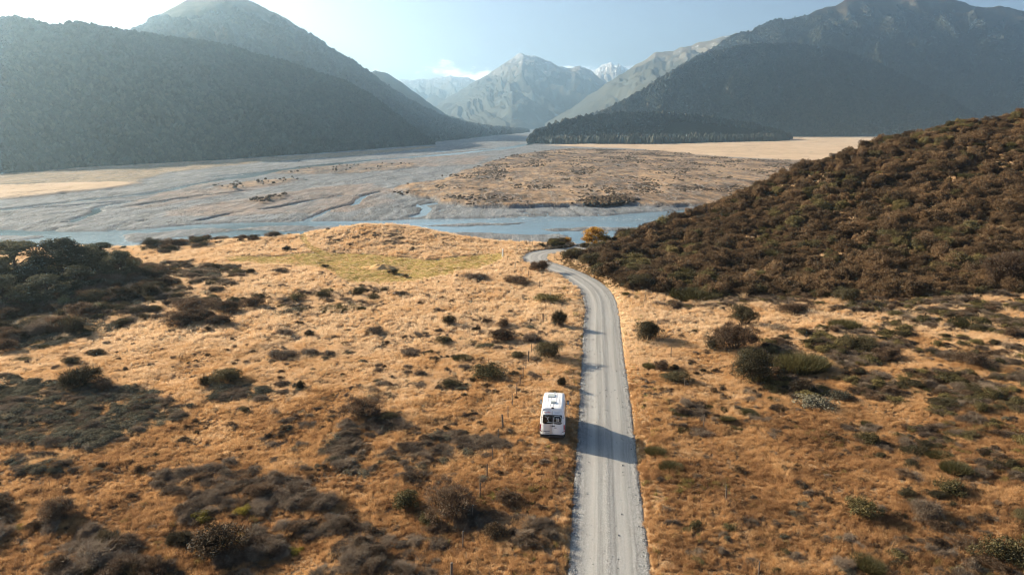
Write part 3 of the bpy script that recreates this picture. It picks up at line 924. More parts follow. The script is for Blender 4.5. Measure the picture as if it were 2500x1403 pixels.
def blades(base, dirs, length, width, bend):
    """tapering two-piece blades: quad + tip as one 5-sided face strip of triangles"""
    up = np.array([0, 0, 1.0])
    side = np.cross(dirs, up) + RNG.normal(0, 0.35, dirs.shape)
    side /= np.linalg.norm(side, axis=1)[:, None] + 1e-9
    L = length[:, None]; W = width[:, None] * 0.5
    mid = base + dirs * L * 0.55
    tip = base + dirs * L + bend * L
    V = np.stack([base - side * W, base + side * W, mid + side * W * 0.8, tip, mid - side * W * 0.8], 1).reshape(-1, 3)
    k = np.arange(len(base))[:, None] * 5
    q = np.concatenate([k + np.array([[0, 1, 2]]), k + np.array([[0, 2, 4]]), k + np.array([[4, 2, 3]])], 0)
    return V, q

def merge_mesh(name, parts):
    Vs, Fs, off_ = [], [], 0
    for V, F in parts:
        if F.shape[1] == 4:
            F = np.concatenate([F[:, [0, 1, 2]], F[:, [0, 2, 3]]], 0)
        Vs.append(V); Fs.append(F + off_); off_ += len(V)
    return mesh_from(name, np.concatenate(Vs), np.concatenate(Fs))

def lobed(n_lobes, height, spread=0.72, lobe=(0.15, 0.44), dome=1.0):
    d = unit_dirs(n_lobes * 3, 0.5)
    d = d[d[:, 2] > -0.15][:n_lobes]
    c = d * spread * RNG.uniform(0.35, 1.2, (len(d), 1)) * np.array([RNG.uniform(0.75, 1.25), RNG.uniform(0.75, 1.25), 1.0])
    c[:, 2] = 0.42 + 0.52 * c[:, 2] * dome
    c = np.vstack([c, [[0, 0, 0.45], [0.2, -0.1, 0.3], [-0.25, 0.15, 0.3]]])
    r = RNG.uniform(lobe[0], lobe[1], len(c))
    c[:, 2] *= height; 
    return c, r

def bush_mesh(name, height=0.9, n=1700, card=0.06, lobes=16, spikes=0, spike_len=0.25, ragged=0.16, elong=1.7):
    c, r = lobed(lobes, height)
    k = RNG.integers(0, len(c), n)
    d = unit_dirs(n, 0.25)
    rad = r[k] * (1 - np.abs(RNG.normal(0, ragged, n))) * RNG.uniform(0.9, 1.12, n)
    pos = c[k] + d * rad[:, None] * np.array([1, 1, height * 0.95])
    pos[:, 2] = np.abs(pos[:, 2]) * 0.98
    nrm = d + RNG.normal(0, 0.55, d.shape); nrm /= np.linalg.norm(nrm, axis=1)[:, None]
    parts = [cards(pos, nrm, d * 0.4 + RNG.normal(0, 0.7, d.shape) + np.array([0, 0, 0.4]), card * RNG.uniform(0.7, 1.4, n), card * elong * RNG.uniform(0.7, 1.5, n))]
    if spikes:
        k = RNG.integers(0, len(c), spikes)
        d = unit_dirs(spikes, 0.7)
        base = c[k] + d * (r[k] * 0.6)[:, None]
        base[:, 2] = np.maximum(base[:, 2], 0.02)
        parts.append(blades(base, d, spike_len * RNG.uniform(0.6, 1.5, spikes), np.full(spikes, card * 0.75), RNG.normal(0, 0.12, (spikes, 3))))
    return merge_mesh(name, parts)

def twig_mesh(name, height=0.8, n=4600, length=0.32, width=0.011, leaf=2200, lobes=22):
    c, r = lobed(lobes, height, 0.66, (0.25, 0.45))
    k = RNG.integers(0, len(c), n)
    d = unit_dirs(n, 0.35)
    base = c[k] + unit_dirs(n) * (r[k] * RNG.uniform(0.1, 0.8, n))[:, None]
    base[:, 2] = np.abs(base[:, 2])
    parts = [blades(base, d, length * RNG.uniform(0.5, 1.5, n), np.full(n, width), RNG.normal(0, 0.18, (n, 3)))]
    k = RNG.integers(0, len(c), leaf)
    d = unit_dirs(leaf)
    pos = c[k] + d * (r[k] * RNG.uniform(0.3, 1.0, leaf))[:, None]; pos[:, 2] = np.abs(pos[:, 2])
    parts.append(cards(pos, unit_dirs(leaf), unit_dirs(leaf), np.full(leaf, 0.020), np.full(leaf, 0.040)))
    return merge_mesh(name, parts)

def broom_mesh(name, n=4500, hgt=0.8):
    a = RNG.uniform(0, 6.28, n); rr = np.sqrt(RNG.random(n)) * 0.85
    base = np.stack([np.cos(a) * rr, np.sin(a) * rr, RNG.uniform(0, 0.5, n) * hgt * (1 - rr * 0.6)], 1)
    d = np.stack([np.cos(a) * rr * 0.7, np.sin(a) * rr * 0.7, np.ones(n)], 1) + RNG.normal(0, 0.22, (n, 3))
    d /= np.linalg.norm(d, axis=1)[:, None]
    return merge_mesh(name, [blades(base, d, hgt * RNG.uniform(0.3, 0.75, n), np.full(n, 0.016), RNG.normal(0, 0.1, (n, 3)))])

def stem_mesh(name, height=0.5, n=9, thick=0.035):
    parts = []
    a = RNG.uniform(0, 6.28, n)
    for k in range(n):
        d = np.array([math.cos(a[k]) * 0.7, math.sin(a[k]) * 0.7, 1.0]); d /= np.linalg.norm(d)
        p0 = np.array([math.cos(a[k]) * 0.05, math.sin(a[k]) * 0.05, -0.06]); p1 = p0 + d * height * RNG.uniform(0.7, 1.3)
        s = np.cross(d, [0, 0, 1]); s /= np.linalg.norm(s); t = np.cross(d, s)
        ring = [s, t, -s, -t]
        V = np.array([p0 + q * thick for q in ring] + [p1 + q * thick * 0.35 for q in ring])
        F = np.array([[i, (i + 1) % 4, 4 + (i + 1) % 4, 4 + i] for i in range(4)])
        parts.append((V, F))
    return merge_mesh(name, parts)

def grass_mesh(name, n=70, rad=0.32, hgt=0.36, width=0.022, lean=0.5):
    a = RNG.uniform(0, 6.28, n); rr = np.sqrt(RNG.random(n)) * rad
    base = np.stack([np.cos(a) * rr, np.sin(a) * rr, np.full(n, -0.03)], 1)
    b = RNG.uniform(0, 6.28, n)
    d = np.stack([np.cos(b) * lean * RNG.random(n), np.sin(b) * lean * RNG.random(n), np.ones(n)], 1)
    d /= np.linalg.norm(d, axis=1)[:, None]
    bend = np.stack([np.cos(b) * 0.35 + 0.18, np.sin(b) * 0.35 - 0.08, -0.25 * np.ones(n)], 1) * RNG.uniform(0.2, 1.0, (n, 1))
    return merge_mesh(name, [blades(base, d, hgt * RNG.uniform(0.5, 1.35, n), np.full(n, width), bend)])

# ---- foliage materials
ML = {
    'D': leafmat("dark_evergreen_leaves", [(0.15, (0.028, 0.024, 0.013)), (0.55, (0.070, 0.058, 0.028)), (0.95, (0.15, 0.12, 0.055))], 0.25),
    'B': leafmat("brown_scrub_leaves", [(0.15, (0.042, 0.029, 0.019)), (0.55, (0.105, 0.068, 0.042)), (0.95, (0.20, 0.13, 0.078))], 0.25),
    'S': leafmat("dark_spiky_leaves", [(0.15, (0.022, 0.019, 0.012)), (0.55, (0.055, 0.044, 0.024)), (0.95, (0.12, 0.092, 0.050))], 0.2),
    'G': leafmat("grey_twigs", [(0.15, (0.058, 0.043, 0.031)), (0.5, (0.145, 0.108, 0.077)), (0.95, (0.30, 0.23, 0.165))], 0.2),
    'O': leafmat("green_broom", [(0.15, (0.03, 0.029, 0.011)), (0.5, (0.065, 0.058, 0.022)), (0.95, (0.12, 0.103, 0.04))], 0.25),
    'Y': leafmat("yellow_green_leaves", [(0.15, (0.07, 0.06, 0.012)), (0.5, (0.17, 0.14, 0.022)), (0.95, (0.33, 0.26, 0.035))], 0.35),
    'E': leafmat("grey_green_leaves", [(0.15, (0.048, 0.047, 0.032)), (0.5, (0.12, 0.112, 0.077)), (0.95, (0.25, 0.225, 0.155))], 0.2),
    'P': leafmat("pale_green_leaves", [(0.15, (0.075, 0.08, 0.035)), (0.5, (0.16, 0.16, 0.075)), (0.95, (0.26, 0.25, 0.13))], 0.3),
    'H': leafmat("hillside_scrub_leaves", [(0.12, (0.034, 0.023, 0.012)), (0.45, (0.096, 0.061, 0.031)), (0.75, (0.172, 0.106, 0.053)), (1.0, (0.26, 0.162, 0.082))], 0.12),
    'K': leafmat("hillside_olive_leaves", [(0.15, (0.04, 0.034, 0.015)), (0.5, (0.10, 0.082, 0.032)), (0.95, (0.19, 0.15, 0.055))], 0.12),
    'T': leafmat("beech_tree_leaves", [(0.15, (0.03, 0.033, 0.02)), (0.5, (0.085, 0.085, 0.05)), (0.95, (0.22, 0.195, 0.11))], 0.3),
    'A': leafmat("autumn_yellow_leaves", [(0.15, (0.34, 0.17, 0.02)), (0.5, (0.55, 0.31, 0.035)), (0.95, (0.72, 0.46, 0.07))], 0.45),
}
m_bark = plain("bark", (0.075, 0.058, 0.045), 0.9, 0.1, var=0.2, scale=14)

def variants(k, fn, n):
    return [fn(k + "_foliage") for _ in range(n)]

MESH = {
    'D': variants('dark', lambda nm: bush_mesh(nm, 0.95, 14000, 0.022, 30, 1500, 0.13), 4),
    'B': variants('brown', lambda nm: bush_mesh(nm, 0.9, 12000, 0.019, 28, 5200, 0.15, 0.2), 4),
    'S': variants('spiky', lambda nm: bush_mesh(nm, 0.95, 6000, 0.022, 18, 4200, 0.28), 3),
    'G': variants('grey', lambda nm: twig_mesh(nm), 4),
    'O': variants('broom', lambda nm: broom_mesh(nm), 3),
    'Y': variants('yellow', lambda nm: bush_mesh(nm, 0.85, 3500, 0.042, 18, 300, 0.15), 2),
    'E': variants('greygreen', lambda nm: bush_mesh(nm, 0.75, 3200, 0.045, 30, 0), 4),
    'P': variants('pale', lambda nm: bush_mesh(nm, 1.1, 1500, 0.065, 16, 0), 2),
    'H': variants('hill', lambda nm: bush_mesh(nm, 1.1, 4200, 0.040, 26, 1200, 0.18, 0.16), 5),
    'K': variants('olive', lambda nm: bush_mesh(nm, 1.0, 4200, 0.040, 28, 500, 0.18), 3),
    'A': variants('autumn', lambda nm: bush_mesh(nm, 1.15, 2600, 0.060, 22, 300, 0.25, 0.25), 2),
}
for k, lst in MESH.items():
    for me in lst:
        me.materials.append(ML[k])
STEMS = [stem_mesh("stem") for _ in range(3)]
for me in STEMS:
    me.materials.append(m_bark)
SRC_OBJS = {}
SRC_IDX = {}
_all = []
for k in sorted(MESH):
    SRC_IDX[k] = list(range(len(_all), len(_all) + len(MESH[k])))
    for me in MESH[k]:
        _all.append(me)
scrub_src = src_collection("scrub_sources", [bpy.data.objects.new("source_%03d" % i, me) for i, me in enumerate(_all)])

# ================================================================== GRASS AND SCRUB (uncountable)
m_grass, nt, out = new_mat("dry_grass_blades")
oi = nt.n("ObjectInfo")
tint = nt.attr("tint", 'INSTANCER').outputs["Fac"]
tc = nt.n("TexCoord")
f = nt.math('ADD', tint, nt.math('MULTIPLY', nt.math('SUBTRACT', oi.outputs["Random"], 0.5), 0.28), True)
c = nt.ramp(f, [(0.0, (0.78, 0.585, 0.385)), (0.25, (0.73, 0.505, 0.295)), (0.5, (0.59, 0.36, 0.17)), (0.72, (0.39, 0.225, 0.11)), (0.93, (0.20, 0.11, 0.056)), (1.0, (0.24, 0.21, 0.07))])
d = nt.n("BsdfDiffuse"); nt.l(c, d.inputs[0])
tr = nt.n("BsdfTranslucent"); nt.l(c, tr.inputs[0])
mx = nt.n("MixShader"); mx.inputs[0].default_value = 0.42
nt.l(d.outputs[0], mx.inputs[1]); nt.l(tr.outputs[0], mx.inputs[2])
nt.l(mx.outputs[0], out.inputs["Surface"])
g_objs = []
for i in range(5):
    g_objs.append(unlinked("tuft_%d" % i, grass_mesh("tuft", 70, 0.30, 0.36 + 0.05 * i, 0.024), m_grass))
for i in range(2):
    g_objs.append(unlinked("tuft_short_%d" % i, grass_mesh("tuft", 60, 0.40, 0.13, 0.028, 0.9), m_grass))
grass_src = src_collection("grass_sources", g_objs)

def frustum_points(n, y0, y1, margin=90):
    """uniform per square metre over the visible near ground"""
    y = np.sqrt(RNG.uniform(y0 ** 2, y1 ** 2, n))
    x = RNG.uniform(-0.80, 0.80, n) * (y + 8)
    z = Hm(x, y)
    a, b, f_ = project(x, y, z)
    ok = (a > -margin) & (a < PW + margin) & (b < PH + margin)
    return x[ok], y[ok], z[ok], a[ok], b[ok]

VAN_PX = (1348, 1078)
van_x, van_y, van_z = at_ground(*VAN_PX)
rdir = (ROAD[np.argmin(np.abs(ROAD[:, 1] - 70))] - ROAD[np.argmin(np.abs(ROAD[:, 1] - 40))])
VAN_HEAD = math.atan2(-rdir[0], rdir[1]) + R(0.8)        # rotation about z that turns +Y along the road
def van_local(x, y):
    dx_, dy_ = x - van_x, y - van_y
    c_, s_ = math.cos(-VAN_HEAD), math.sin(-VAN_HEAD)
    return dx_ * c_ - dy_ * s_, dx_ * s_ + dy_ * c_

def grass_layer(name, label, n, y0, y1, s0, s1):
    x, y, z, a, b = frustum_points(n, y0, y1)
    rd = road_dist(x, y)
    ok = rd > ROAD_HW - 0.08 + 0.35 * RNG.random(len(x))
    ye = np.interp(x, gx, YE)
    ok &= y < ye + 4
    ok &= ~(hill_mask(x, y, z) & (RNG.random(len(x)) > 0.25))
    lx, ly = van_local(x, y)
    under = (np.abs(lx) < 1.15) & (ly > -0.5) & (ly < 6.3)
    ok &= ~under
    x, y, z, rd = x[ok], y[ok], z[ok], rd[ok]
    lw = np.maximum(soft_poly(x, y, LAWN, 0.5, 0.6, 5), soft_poly(x, y, TRACK, 0.6))
    lx, ly = van_local(x, y)
    verge = (lw > 0.5) | ((rd < ROAD_HW + 1.3) & (rd > ROAD_HW + 0.4) & (RNG.random(len(x)) < 0.7)) | ((np.abs(lx) < 2.2) & (ly > -3) & (ly < 8) & (RNG.random(len(x)) < 0.7))
    m = len(x)
    idx = np.where(verge, RNG.integers(5, 7, m), RNG.integers(0, 5, m))
    t = rust_field(x, y) + 0.22 * fbm(x / 2.6, y / 1.7, 4, 0.65)
    green = (RNG.random(m) < 0.03)
    t = np.where(lw > 0.5, 0.25 + 0.2 * fbm(x / 6, y / 6, 3), t)
    t = np.clip(t, 0, 0.92)
    t = np.where(((lw > 0.5) & (RNG.random(m) < 0.4)) | (green & (rd < 6)), 1.25, t)
    s = RNG.uniform(s0, s1, m) * (1 + 0.6 * fbm(x / 3.5 + 9, y / 3.5, 3)) * np.where(RNG.random(m) < 0.03, 1.4, 1.0)
    hz = s * RNG.uniform(0.8, 1.3, m)
    rot = np.stack([RNG.normal(0, 0.12, m), RNG.normal(0, 0.12, m), RNG.uniform(0, 6.28, m)], 1)
    return scatter(name, label, "grass", np.stack([x, y, z], 1), rot, np.stack([s, s, hz], 1), idx, grass_src, t)

grass_layer("dry_grass", "rust and gold tussock grass covering the foreground on both sides of the road", 150000, 24, 80, 0.34, 0.66)
grass_layer("dry_grass", "pale straw grass covering the middle distance up to the terrace edge", 125000, 80, 172, 0.5, 1.0)

# ---- loose stones thrown to the road's edges
m_stone = plain("loose_gravel", (0.25, 0.252, 0.25), 0.9, 0.15, var=0.3, scale=11)
st_objs = []
for i in range(3):
    bm = bmesh.new(); bmesh.ops.create_icosphere(bm, subdivisions=1, radius=1.0)
    for v_ in bm.verts:
        v_.co *= random.uniform(0.7, 1.25); v_.co.z *= 0.7
    me = bpy.data.meshes.new("stone"); bm.to_mesh(me); bm.free()
    st_objs.append(unlinked("stone_source_%d" % i, me, m_stone))
k_ = RNG.integers(20, len(ROAD) - 60, 20000)
e_ = np.where(RNG.random(len(k_)) < 0.93, RNG.choice([-1, 1], len(k_)) * (1 - np.abs(RNG.normal(0, 0.10, len(k_)))), RNG.uniform(-0.9, 0.9, len(k_)))
e_ = e_ * 1.03
px_ = ROAD[k_, 0] + nor[k_, 0] * e_ * ROAD_HW + tan[k_, 0] * RNG.uniform(-0.3, 0.3, len(k_))
py_ = ROAD[k_, 1] + nor[k_, 1] * e_ * ROAD_HW + tan[k_, 1] * RNG.uniform(-0.3, 0.3, len(k_))
pz_ = basez[k_, 0] + np.interp(np.clip(e_, -1, 1), uu, prof + edge_down) + 0.035
ss_ = RNG.gamma(3, 0.011, len(k_)).clip(0.012, 0.09)
scatter("loose_gravel", "loose grey stones along the edges of the gravel road", "gravel", np.stack([px_, py_, pz_], 1), RNG.uniform(0, 6.28, (len(k_), 3)), np.stack([ss_] * 3, 1), RNG.integers(0, 3, len(k_)), src_collection("stone_sources", st_objs))

# ---- scrub patches, each a mass of merged bushes
ZONES = [  # polygon in the photograph, kinds, bushes per square metre, half-width range, flatten
    ([(-60, 920), (110, 930), (250, 945), (380, 962), (470, 995), (430, 1030), (330, 1052), (290, 1092), (180, 1092), (60, 1086), (-60, 1080)], "EEEEG", 1.9, (0.35, 0.75), 0.8),
    ([(20, 1118), (160, 1112), (190, 1150), (120, 1168), (30, 1160)], "EEG", 1.5, (0.35, 0.7), 0.8),
    ([(500, 945), (640, 945), (650, 975), (520, 980)], "EEG", 1.2, (0.4, 0.8), 0.8),
    ([(380, 1160), (560, 1125), (660, 1150), (760, 1200), (880, 1265), (960, 1335), (900, 1420), (380, 1420), (440, 1280)], "GGGGB", 0.55, (0.5, 1.0), 0.85),
    ([(790, 1045), (960, 1020), (1130, 1052), (1230, 1085), (1215, 1150), (1100, 1172), (900, 1172), (800, 1130)], "GGGGE", 0.60, (0.45, 0.95), 0.8),
    ([(-60, 1225), (80, 1215), (200, 1290), (330, 1345), (400, 1420), (-60, 1420)], "GGBGS", 0.6, (0.5, 1.1), 0.9),
    ([(190, 735), (300, 662), (400, 640), (590, 652), (605, 680), (520, 718), (640, 735), (420, 775), (300, 792), (150, 792)], "GGGEGD", 0.42, (0.5, 1.3), 0.85),
    ([(-80, 690), (330, 640), (430, 690), (330, 742), (210, 772), (240, 800), (60, 840), (-80, 860)], "BBDDGSEG", 0.5, (0.6, 1.6), 0.95),
    ([(-80, 800), (60, 795), (250, 792), (330, 800), (180, 835), (130, 850), (-80, 850)], "EEEO", 0.9, (0.5, 1.0), 0.6),
    ([(1800, 870), (2000, 800), (2200, 765), (2560, 735), (2560, 1060), (2250, 1015), (2050, 1005), (1880, 965)], "GGDKGBK", 0.42, (0.4, 1.1), 0.85),
    ([(1600, 742), (1760, 722), (2560, 722), (2560, 785), (2200, 772), (1900, 748), (1640, 755)], "GGKGB", 0.42, (0.5, 1.1), 0.85),
    ([(2180, 1040), (2560, 1040), (2560, 1420), (2300, 1420), (2230, 1250)], "GKGDB", 0.24, (0.35, 0.9), 0.8),
    ([(1620, 960), (1800, 945), (2000, 1000), (2200, 1040), (2180, 1100), (1900, 1080), (1640, 1060)], "GGOB", 0.20, (0.35, 0.8), 0.8),
    ([(1680, 1250), (2100, 1300), (2300, 1420), (1640, 1420)], "GGK", 0.16, (0.3, 0.7), 0.8),
    ([(1150, 1255), (1330, 1272), (1380, 1335), (1375, 1420), (950, 1420), (960, 1335)], "GGBG", 0.5, (0.4, 0.9), 0.8),
    ([(1040, 1060), (1180, 1120), (1160, 1230), (860, 1230), (900, 1150)], "GGB", 0.22, (0.4, 0.8), 0.8),
    ([(790, 578), (900, 562), (1010, 580), (1000, 603), (880, 603), (800, 600)], "GGE", 0.12, (0.5, 1.2), 0.6),
    ([(330, 605), (480, 588), (660, 576), (730, 574), (600, 590), (500, 603), (420, 625)], "DBG", 0.22, (0.6, 1.4), 0.9),
    ([(1300, 596), (1400, 598), (1520, 585), (1540, 610), (1400, 625), (1352, 612)], "DKGO", 0.5, (0.6, 1.4), 0.9),
    ([(1340, 632), (1380, 655), (1480, 705), (1560, 722), (1600, 735), (1540, 735), (1470, 705), (1370, 658)], "KGO", 0.4, (0.4, 0.9), 0.85),
    ([(640, 860), (860, 860), (1200, 880), (1240, 930), (1000, 990), (700, 990), (600, 930)], "GGE", 0.06, (0.4, 0.9), 0.75),
    ([(960, 800), (1340, 760), (1400, 900), (1200, 900), (1000, 870)], "GGEO", 0.05, (0.4, 0.9), 0.8),
    ([(640, 690), (960, 700), (940, 760), (660, 770)], "GGO", 0.07, (0.4, 1.0), 0.8),
    ([(480, 1000), (800, 1000), (900, 1100), (600, 1130), (420, 1100)], "GGE", 0.14, (0.35, 0.8), 0.8),
]
cx_, cy_, cz_, ca_, cb_ = frustum_points(210000, 22, 172, 160)
c_rd = road_dist(cx_, cy_)
c_lx, c_ly = van_local(cx_, cy_)
c_ok = (c_rd > 3.6) & ~((np.abs(c_lx) < 2.4) & (c_ly > -3) & (c_ly < 9)) & (cy_ < np.interp(cx_, gx, YE) + 3)
area_total = 0.80 * 2 * (172 ** 2 - 22 ** 2) / 2
cand_density = 210000 / (0.80 * (172 ** 2 - 22 ** 2) + 0.80 * 2 * 8 * 150)
S_pts, S_rot, S_scl, S_idx = [], [], [], []

def add_scrub(sel, kinds, s0, s1, flatten):
    m = len(sel)
    if m == 0:
        return
    kk = [kinds[i] for i in RNG.integers(0, len(kinds), m)]
    ix = np.array([random.choice(SRC_IDX[k]) for k in kk])
    s = RNG.uniform(s0, s1, m) * 1.12
    hz = s * flatten * RNG.uniform(0.75, 1.25, m)
    S_pts.append(np.stack([cx_[sel], cy_[sel], cz_[sel] - 0.04], 1))
    S_rot.append(np.stack([RNG.normal(0, 0.1, m), RNG.normal(0, 0.1, m), RNG.uniform(0, 6.28, m)], 1))
    S_scl.append(np.stack([s * RNG.uniform(0.7, 1.5, m), s * RNG.uniform(0.7, 1.3, m), hz], 1))
    S_idx.append(ix)

for poly, kinds, dens, (s0, s1), fl in ZONES:
    clump = fbm(cx_ / 5.5, cy_ / 5.5 + 3, 3) + 0.15
    ins = in_poly(ca_ + 26 * fbm(cx_ / 4, cy_ / 4, 2), cb_ + 10 * fbm(cx_ / 4 + 9, cy_ / 4, 2), poly)
    if kinds.count('E') * 2 > len(kinds):
        clump = np.full(len(cx_), 0.35) + 0.25 * fbm(cx_ / 2.5, cy_ / 2.5, 2)
    prob = 1.9 * dens / cand_density * np.clip(0.12 + 3.0 * clump + 0.9 * fbm(cx_ / 1.6, cy_ / 1.6 + 40, 2), 0, 2.4)
    low = fl < 0.9 and kinds.count('E') * 2 <= len(kinds)
    if low:
        prob = prob * 2.3
    add_scrub(np.where(c_ok & ins & (RNG.random(len(cx_)) < prob))[0], kinds, s0 * (0.66 if low else 1.0), s1 * (0.84 if low else 1.0), fl * (0.85 if low else 1.0))
# a thin sprinkling everywhere
add_scrub(np.where(c_ok & (soft_poly(cx_, cy_, LAWN, 0.5) < 0.1) & (RNG.random(len(cx_)) < 0.028 / cand_density * np.clip(0.2 + 2.5 * fbm(cx_ / 12, cy_ / 12, 3), 0, 2)))[0], "GGGDSBE", 0.22, 0.6, 0.85)
for k_sp, dn, q0 in ((1.6, 0.8, 0.0), (6.0, 0.65, 0.05)):
    f_n = fbm(cx_ / k_sp + 60, cy_ / k_sp + 11, 3) + 0.35 * fbm(cx_ / 14, cy_ / 14 + 70, 2)
    near_f = 1 - 0.85 * smooth(55, 95, cy_)
    add_scrub(np.where(c_ok & (soft_poly(cx_, cy_, LAWN, 0.5) < 0.1) & ~hill_mask(cx_, cy_, cz_) & (RNG.random(len(cx_)) < dn * near_f / cand_density * np.clip(3.0 * (f_n - q0), 0, 1.6)))[0], "GGHGBE", 0.12, 0.40, 0.95)
scatter("low_scrub", "patches of grey and dark twiggy scrub merging across the dry grass", "scrub", np.concatenate(S_pts), np.concatenate(S_rot), np.concatenate(S_scl), np.concatenate(S_idx), scrub_src)

# ---- scrub that covers the right hillside
hx = RNG.uniform(3, 230, 45000); hy = RNG.uniform(95, 200, 45000); hz_ = Hm(hx, hy)
hye = np.interp(hx, gx, YE)
hm = hill_mask(hx, hy, hz_) | ((hy > hye - 2) & (hx > 45))
hm &= (hy < hye + 14) & (road_dist(hx, hy) > np.where(hy > 122, 7.0, 4.2))
a_, b_, _ = project(hx, hy, hz_)
hm &= (a_ < PW + 250)
crest = smooth(8, 1, np.abs(hye - hy)) * (hx > 70)
hm &= RNG.random(len(hx)) > 0.75 * crest
hx, hy, hz_ = hx[hm], hy[hm], hz_[hm]
m = len(hx)
big = fbm(hx / 9, hy / 9, 3)
s = np.clip(RNG.gamma(2.4, 0.28, m) * (1 + 0.8 * big), 0.28, 1.9)
olive = (fbm(hx / 16 + 50, hy / 16, 3) + 0.25 * RNG.normal(size=m)) > 0.34
ix = np.array([random.choice(SRC_IDX['K' if o_ else ('H' if random.random() < 0.93 else 'O')]) for o_ in olive])
scatter("hillside_scrub", "dense brown and olive scrub covering the right hillside up to its crest", "scrub",
        np.stack([hx, hy, hz_ - 0.08], 1), np.stack([RNG.normal(0, 0.12, m), RNG.normal(0, 0.12, m), RNG.uniform(0, 6.28, m)], 1),
        np.stack([s * RNG.uniform(0.75, 1.4, m), s * RNG.uniform(0.75, 1.3, m), s * RNG.uniform(0.7, 1.25, m)], 1), ix, scrub_src)

# ---- specks of scrub on the river flats
m_speck = leafmat("river_flat_scrub", [(0.15, (0.045, 0.032, 0.022)), (0.6, (0.085, 0.060, 0.038)), (0.95, (0.13, 0.095, 0.05))], 0.1)
speck_src = src_collection("speck_sources", [unlinked("speck_source_%d" % i, crown_blob(40 + i, 1, 0.9), m_speck) for i in range(3)])
FL = PV(FLAT_PX)
q = RNG.uniform(FL.min(0), FL.max(0), (60000, 2))
dens = soft_poly(q[:, 0], q[:, 1], FL, 5, 10, 30) * np.clip(0.25 + 2.4 * fbm(q[:, 0] / 40 + 3, q[:, 1] / 70, 4), 0, 1)
q = q[RNG.random(len(q)) < dens * 0.55]
extra = []
for poly in ISLE_PX:
    P_ = PV(poly)
    e = RNG.uniform(P_.min(0), P_.max(0), (1500, 2))
    extra.append(e[soft_poly(e[:, 0], e[:, 1], P_, 2, 8, 20) > 0.5][:45])
P_ = PV([(1405, 506), (1440, 492), (1500, 490), (1560, 498), (1540, 506), (1450, 509)])
e = RNG.uniform(P_.min(0), P_.max(0), (900, 2)); extra.append(e[in_poly(e[:, 0], e[:, 1], P_)][:260])
q = np.vstack([q] + extra)
m = len(q)
s = RNG.uniform(0.35, 1.1, m); s[-260:] *= 1.6
scatter("river_flat_scrub", "dark specks of scrub dotted over the brown river flats", "scrub", np.stack([q[:, 0], q[:, 1], np.full(m, VALLEY_Z + 2.4)], 1),
        np.stack([0 * s, 0 * s, RNG.uniform(0, 6, m)], 1), np.stack([s * 1.2, s * 1.2, s], 1), RNG.integers(0, 3, m), speck_src)

# ================================================================== SINGLE SHRUBS (each one a thing)
NAMES = {'D': 'dark_shrub', 'B': 'brown_shrub', 'S': 'spiky_shrub', 'G': 'twiggy_shrub', 'O': 'green_broom', 'Y': 'yellow_shrub', 'E': 'grey_green_shrub', 'P': 'pale_shrub',
         'K': 'olive_shrub', 'A': 'autumn_shrub', 'H': 'brown_shrub'}
_vk = {}
def shrub(px, py, wpx, kind, label, hr=1.0):
    x, y, z = at_ground(px, py)
    depth = y * CP - (z - CAM_Z) * SP
    half = 0.5 * wpx / FPX * depth * 1.08
    y += half * 0.45
    z = float(Hm(x, y))
    root = bpy.data.objects.new(NAMES[kind], None)
    root.empty_display_size = 0.3
    COL.objects.link(root)
    root.location = (x, y, z - 0.03)
    root.rotation_euler = (0, 0, random.uniform(0, 6.28))
    root.scale = (half * random.uniform(0.9, 1.15), half * random.uniform(0.8, 1.2), half * hr)
    tag(root, label, "shrub", "shrubs scattered over the dry grass")
    i = _vk.get(kind, 0); _vk[kind] = i + 1
    f_ = bpy.data.objects.new("foliage", MESH[kind][i % len(MESH[kind])]); COL.objects.link(f_); f_.parent = root
    s_ = bpy.data.objects.new("stem", STEMS[i % 3]); COL.objects.link(s_); s_.parent = root
    return root

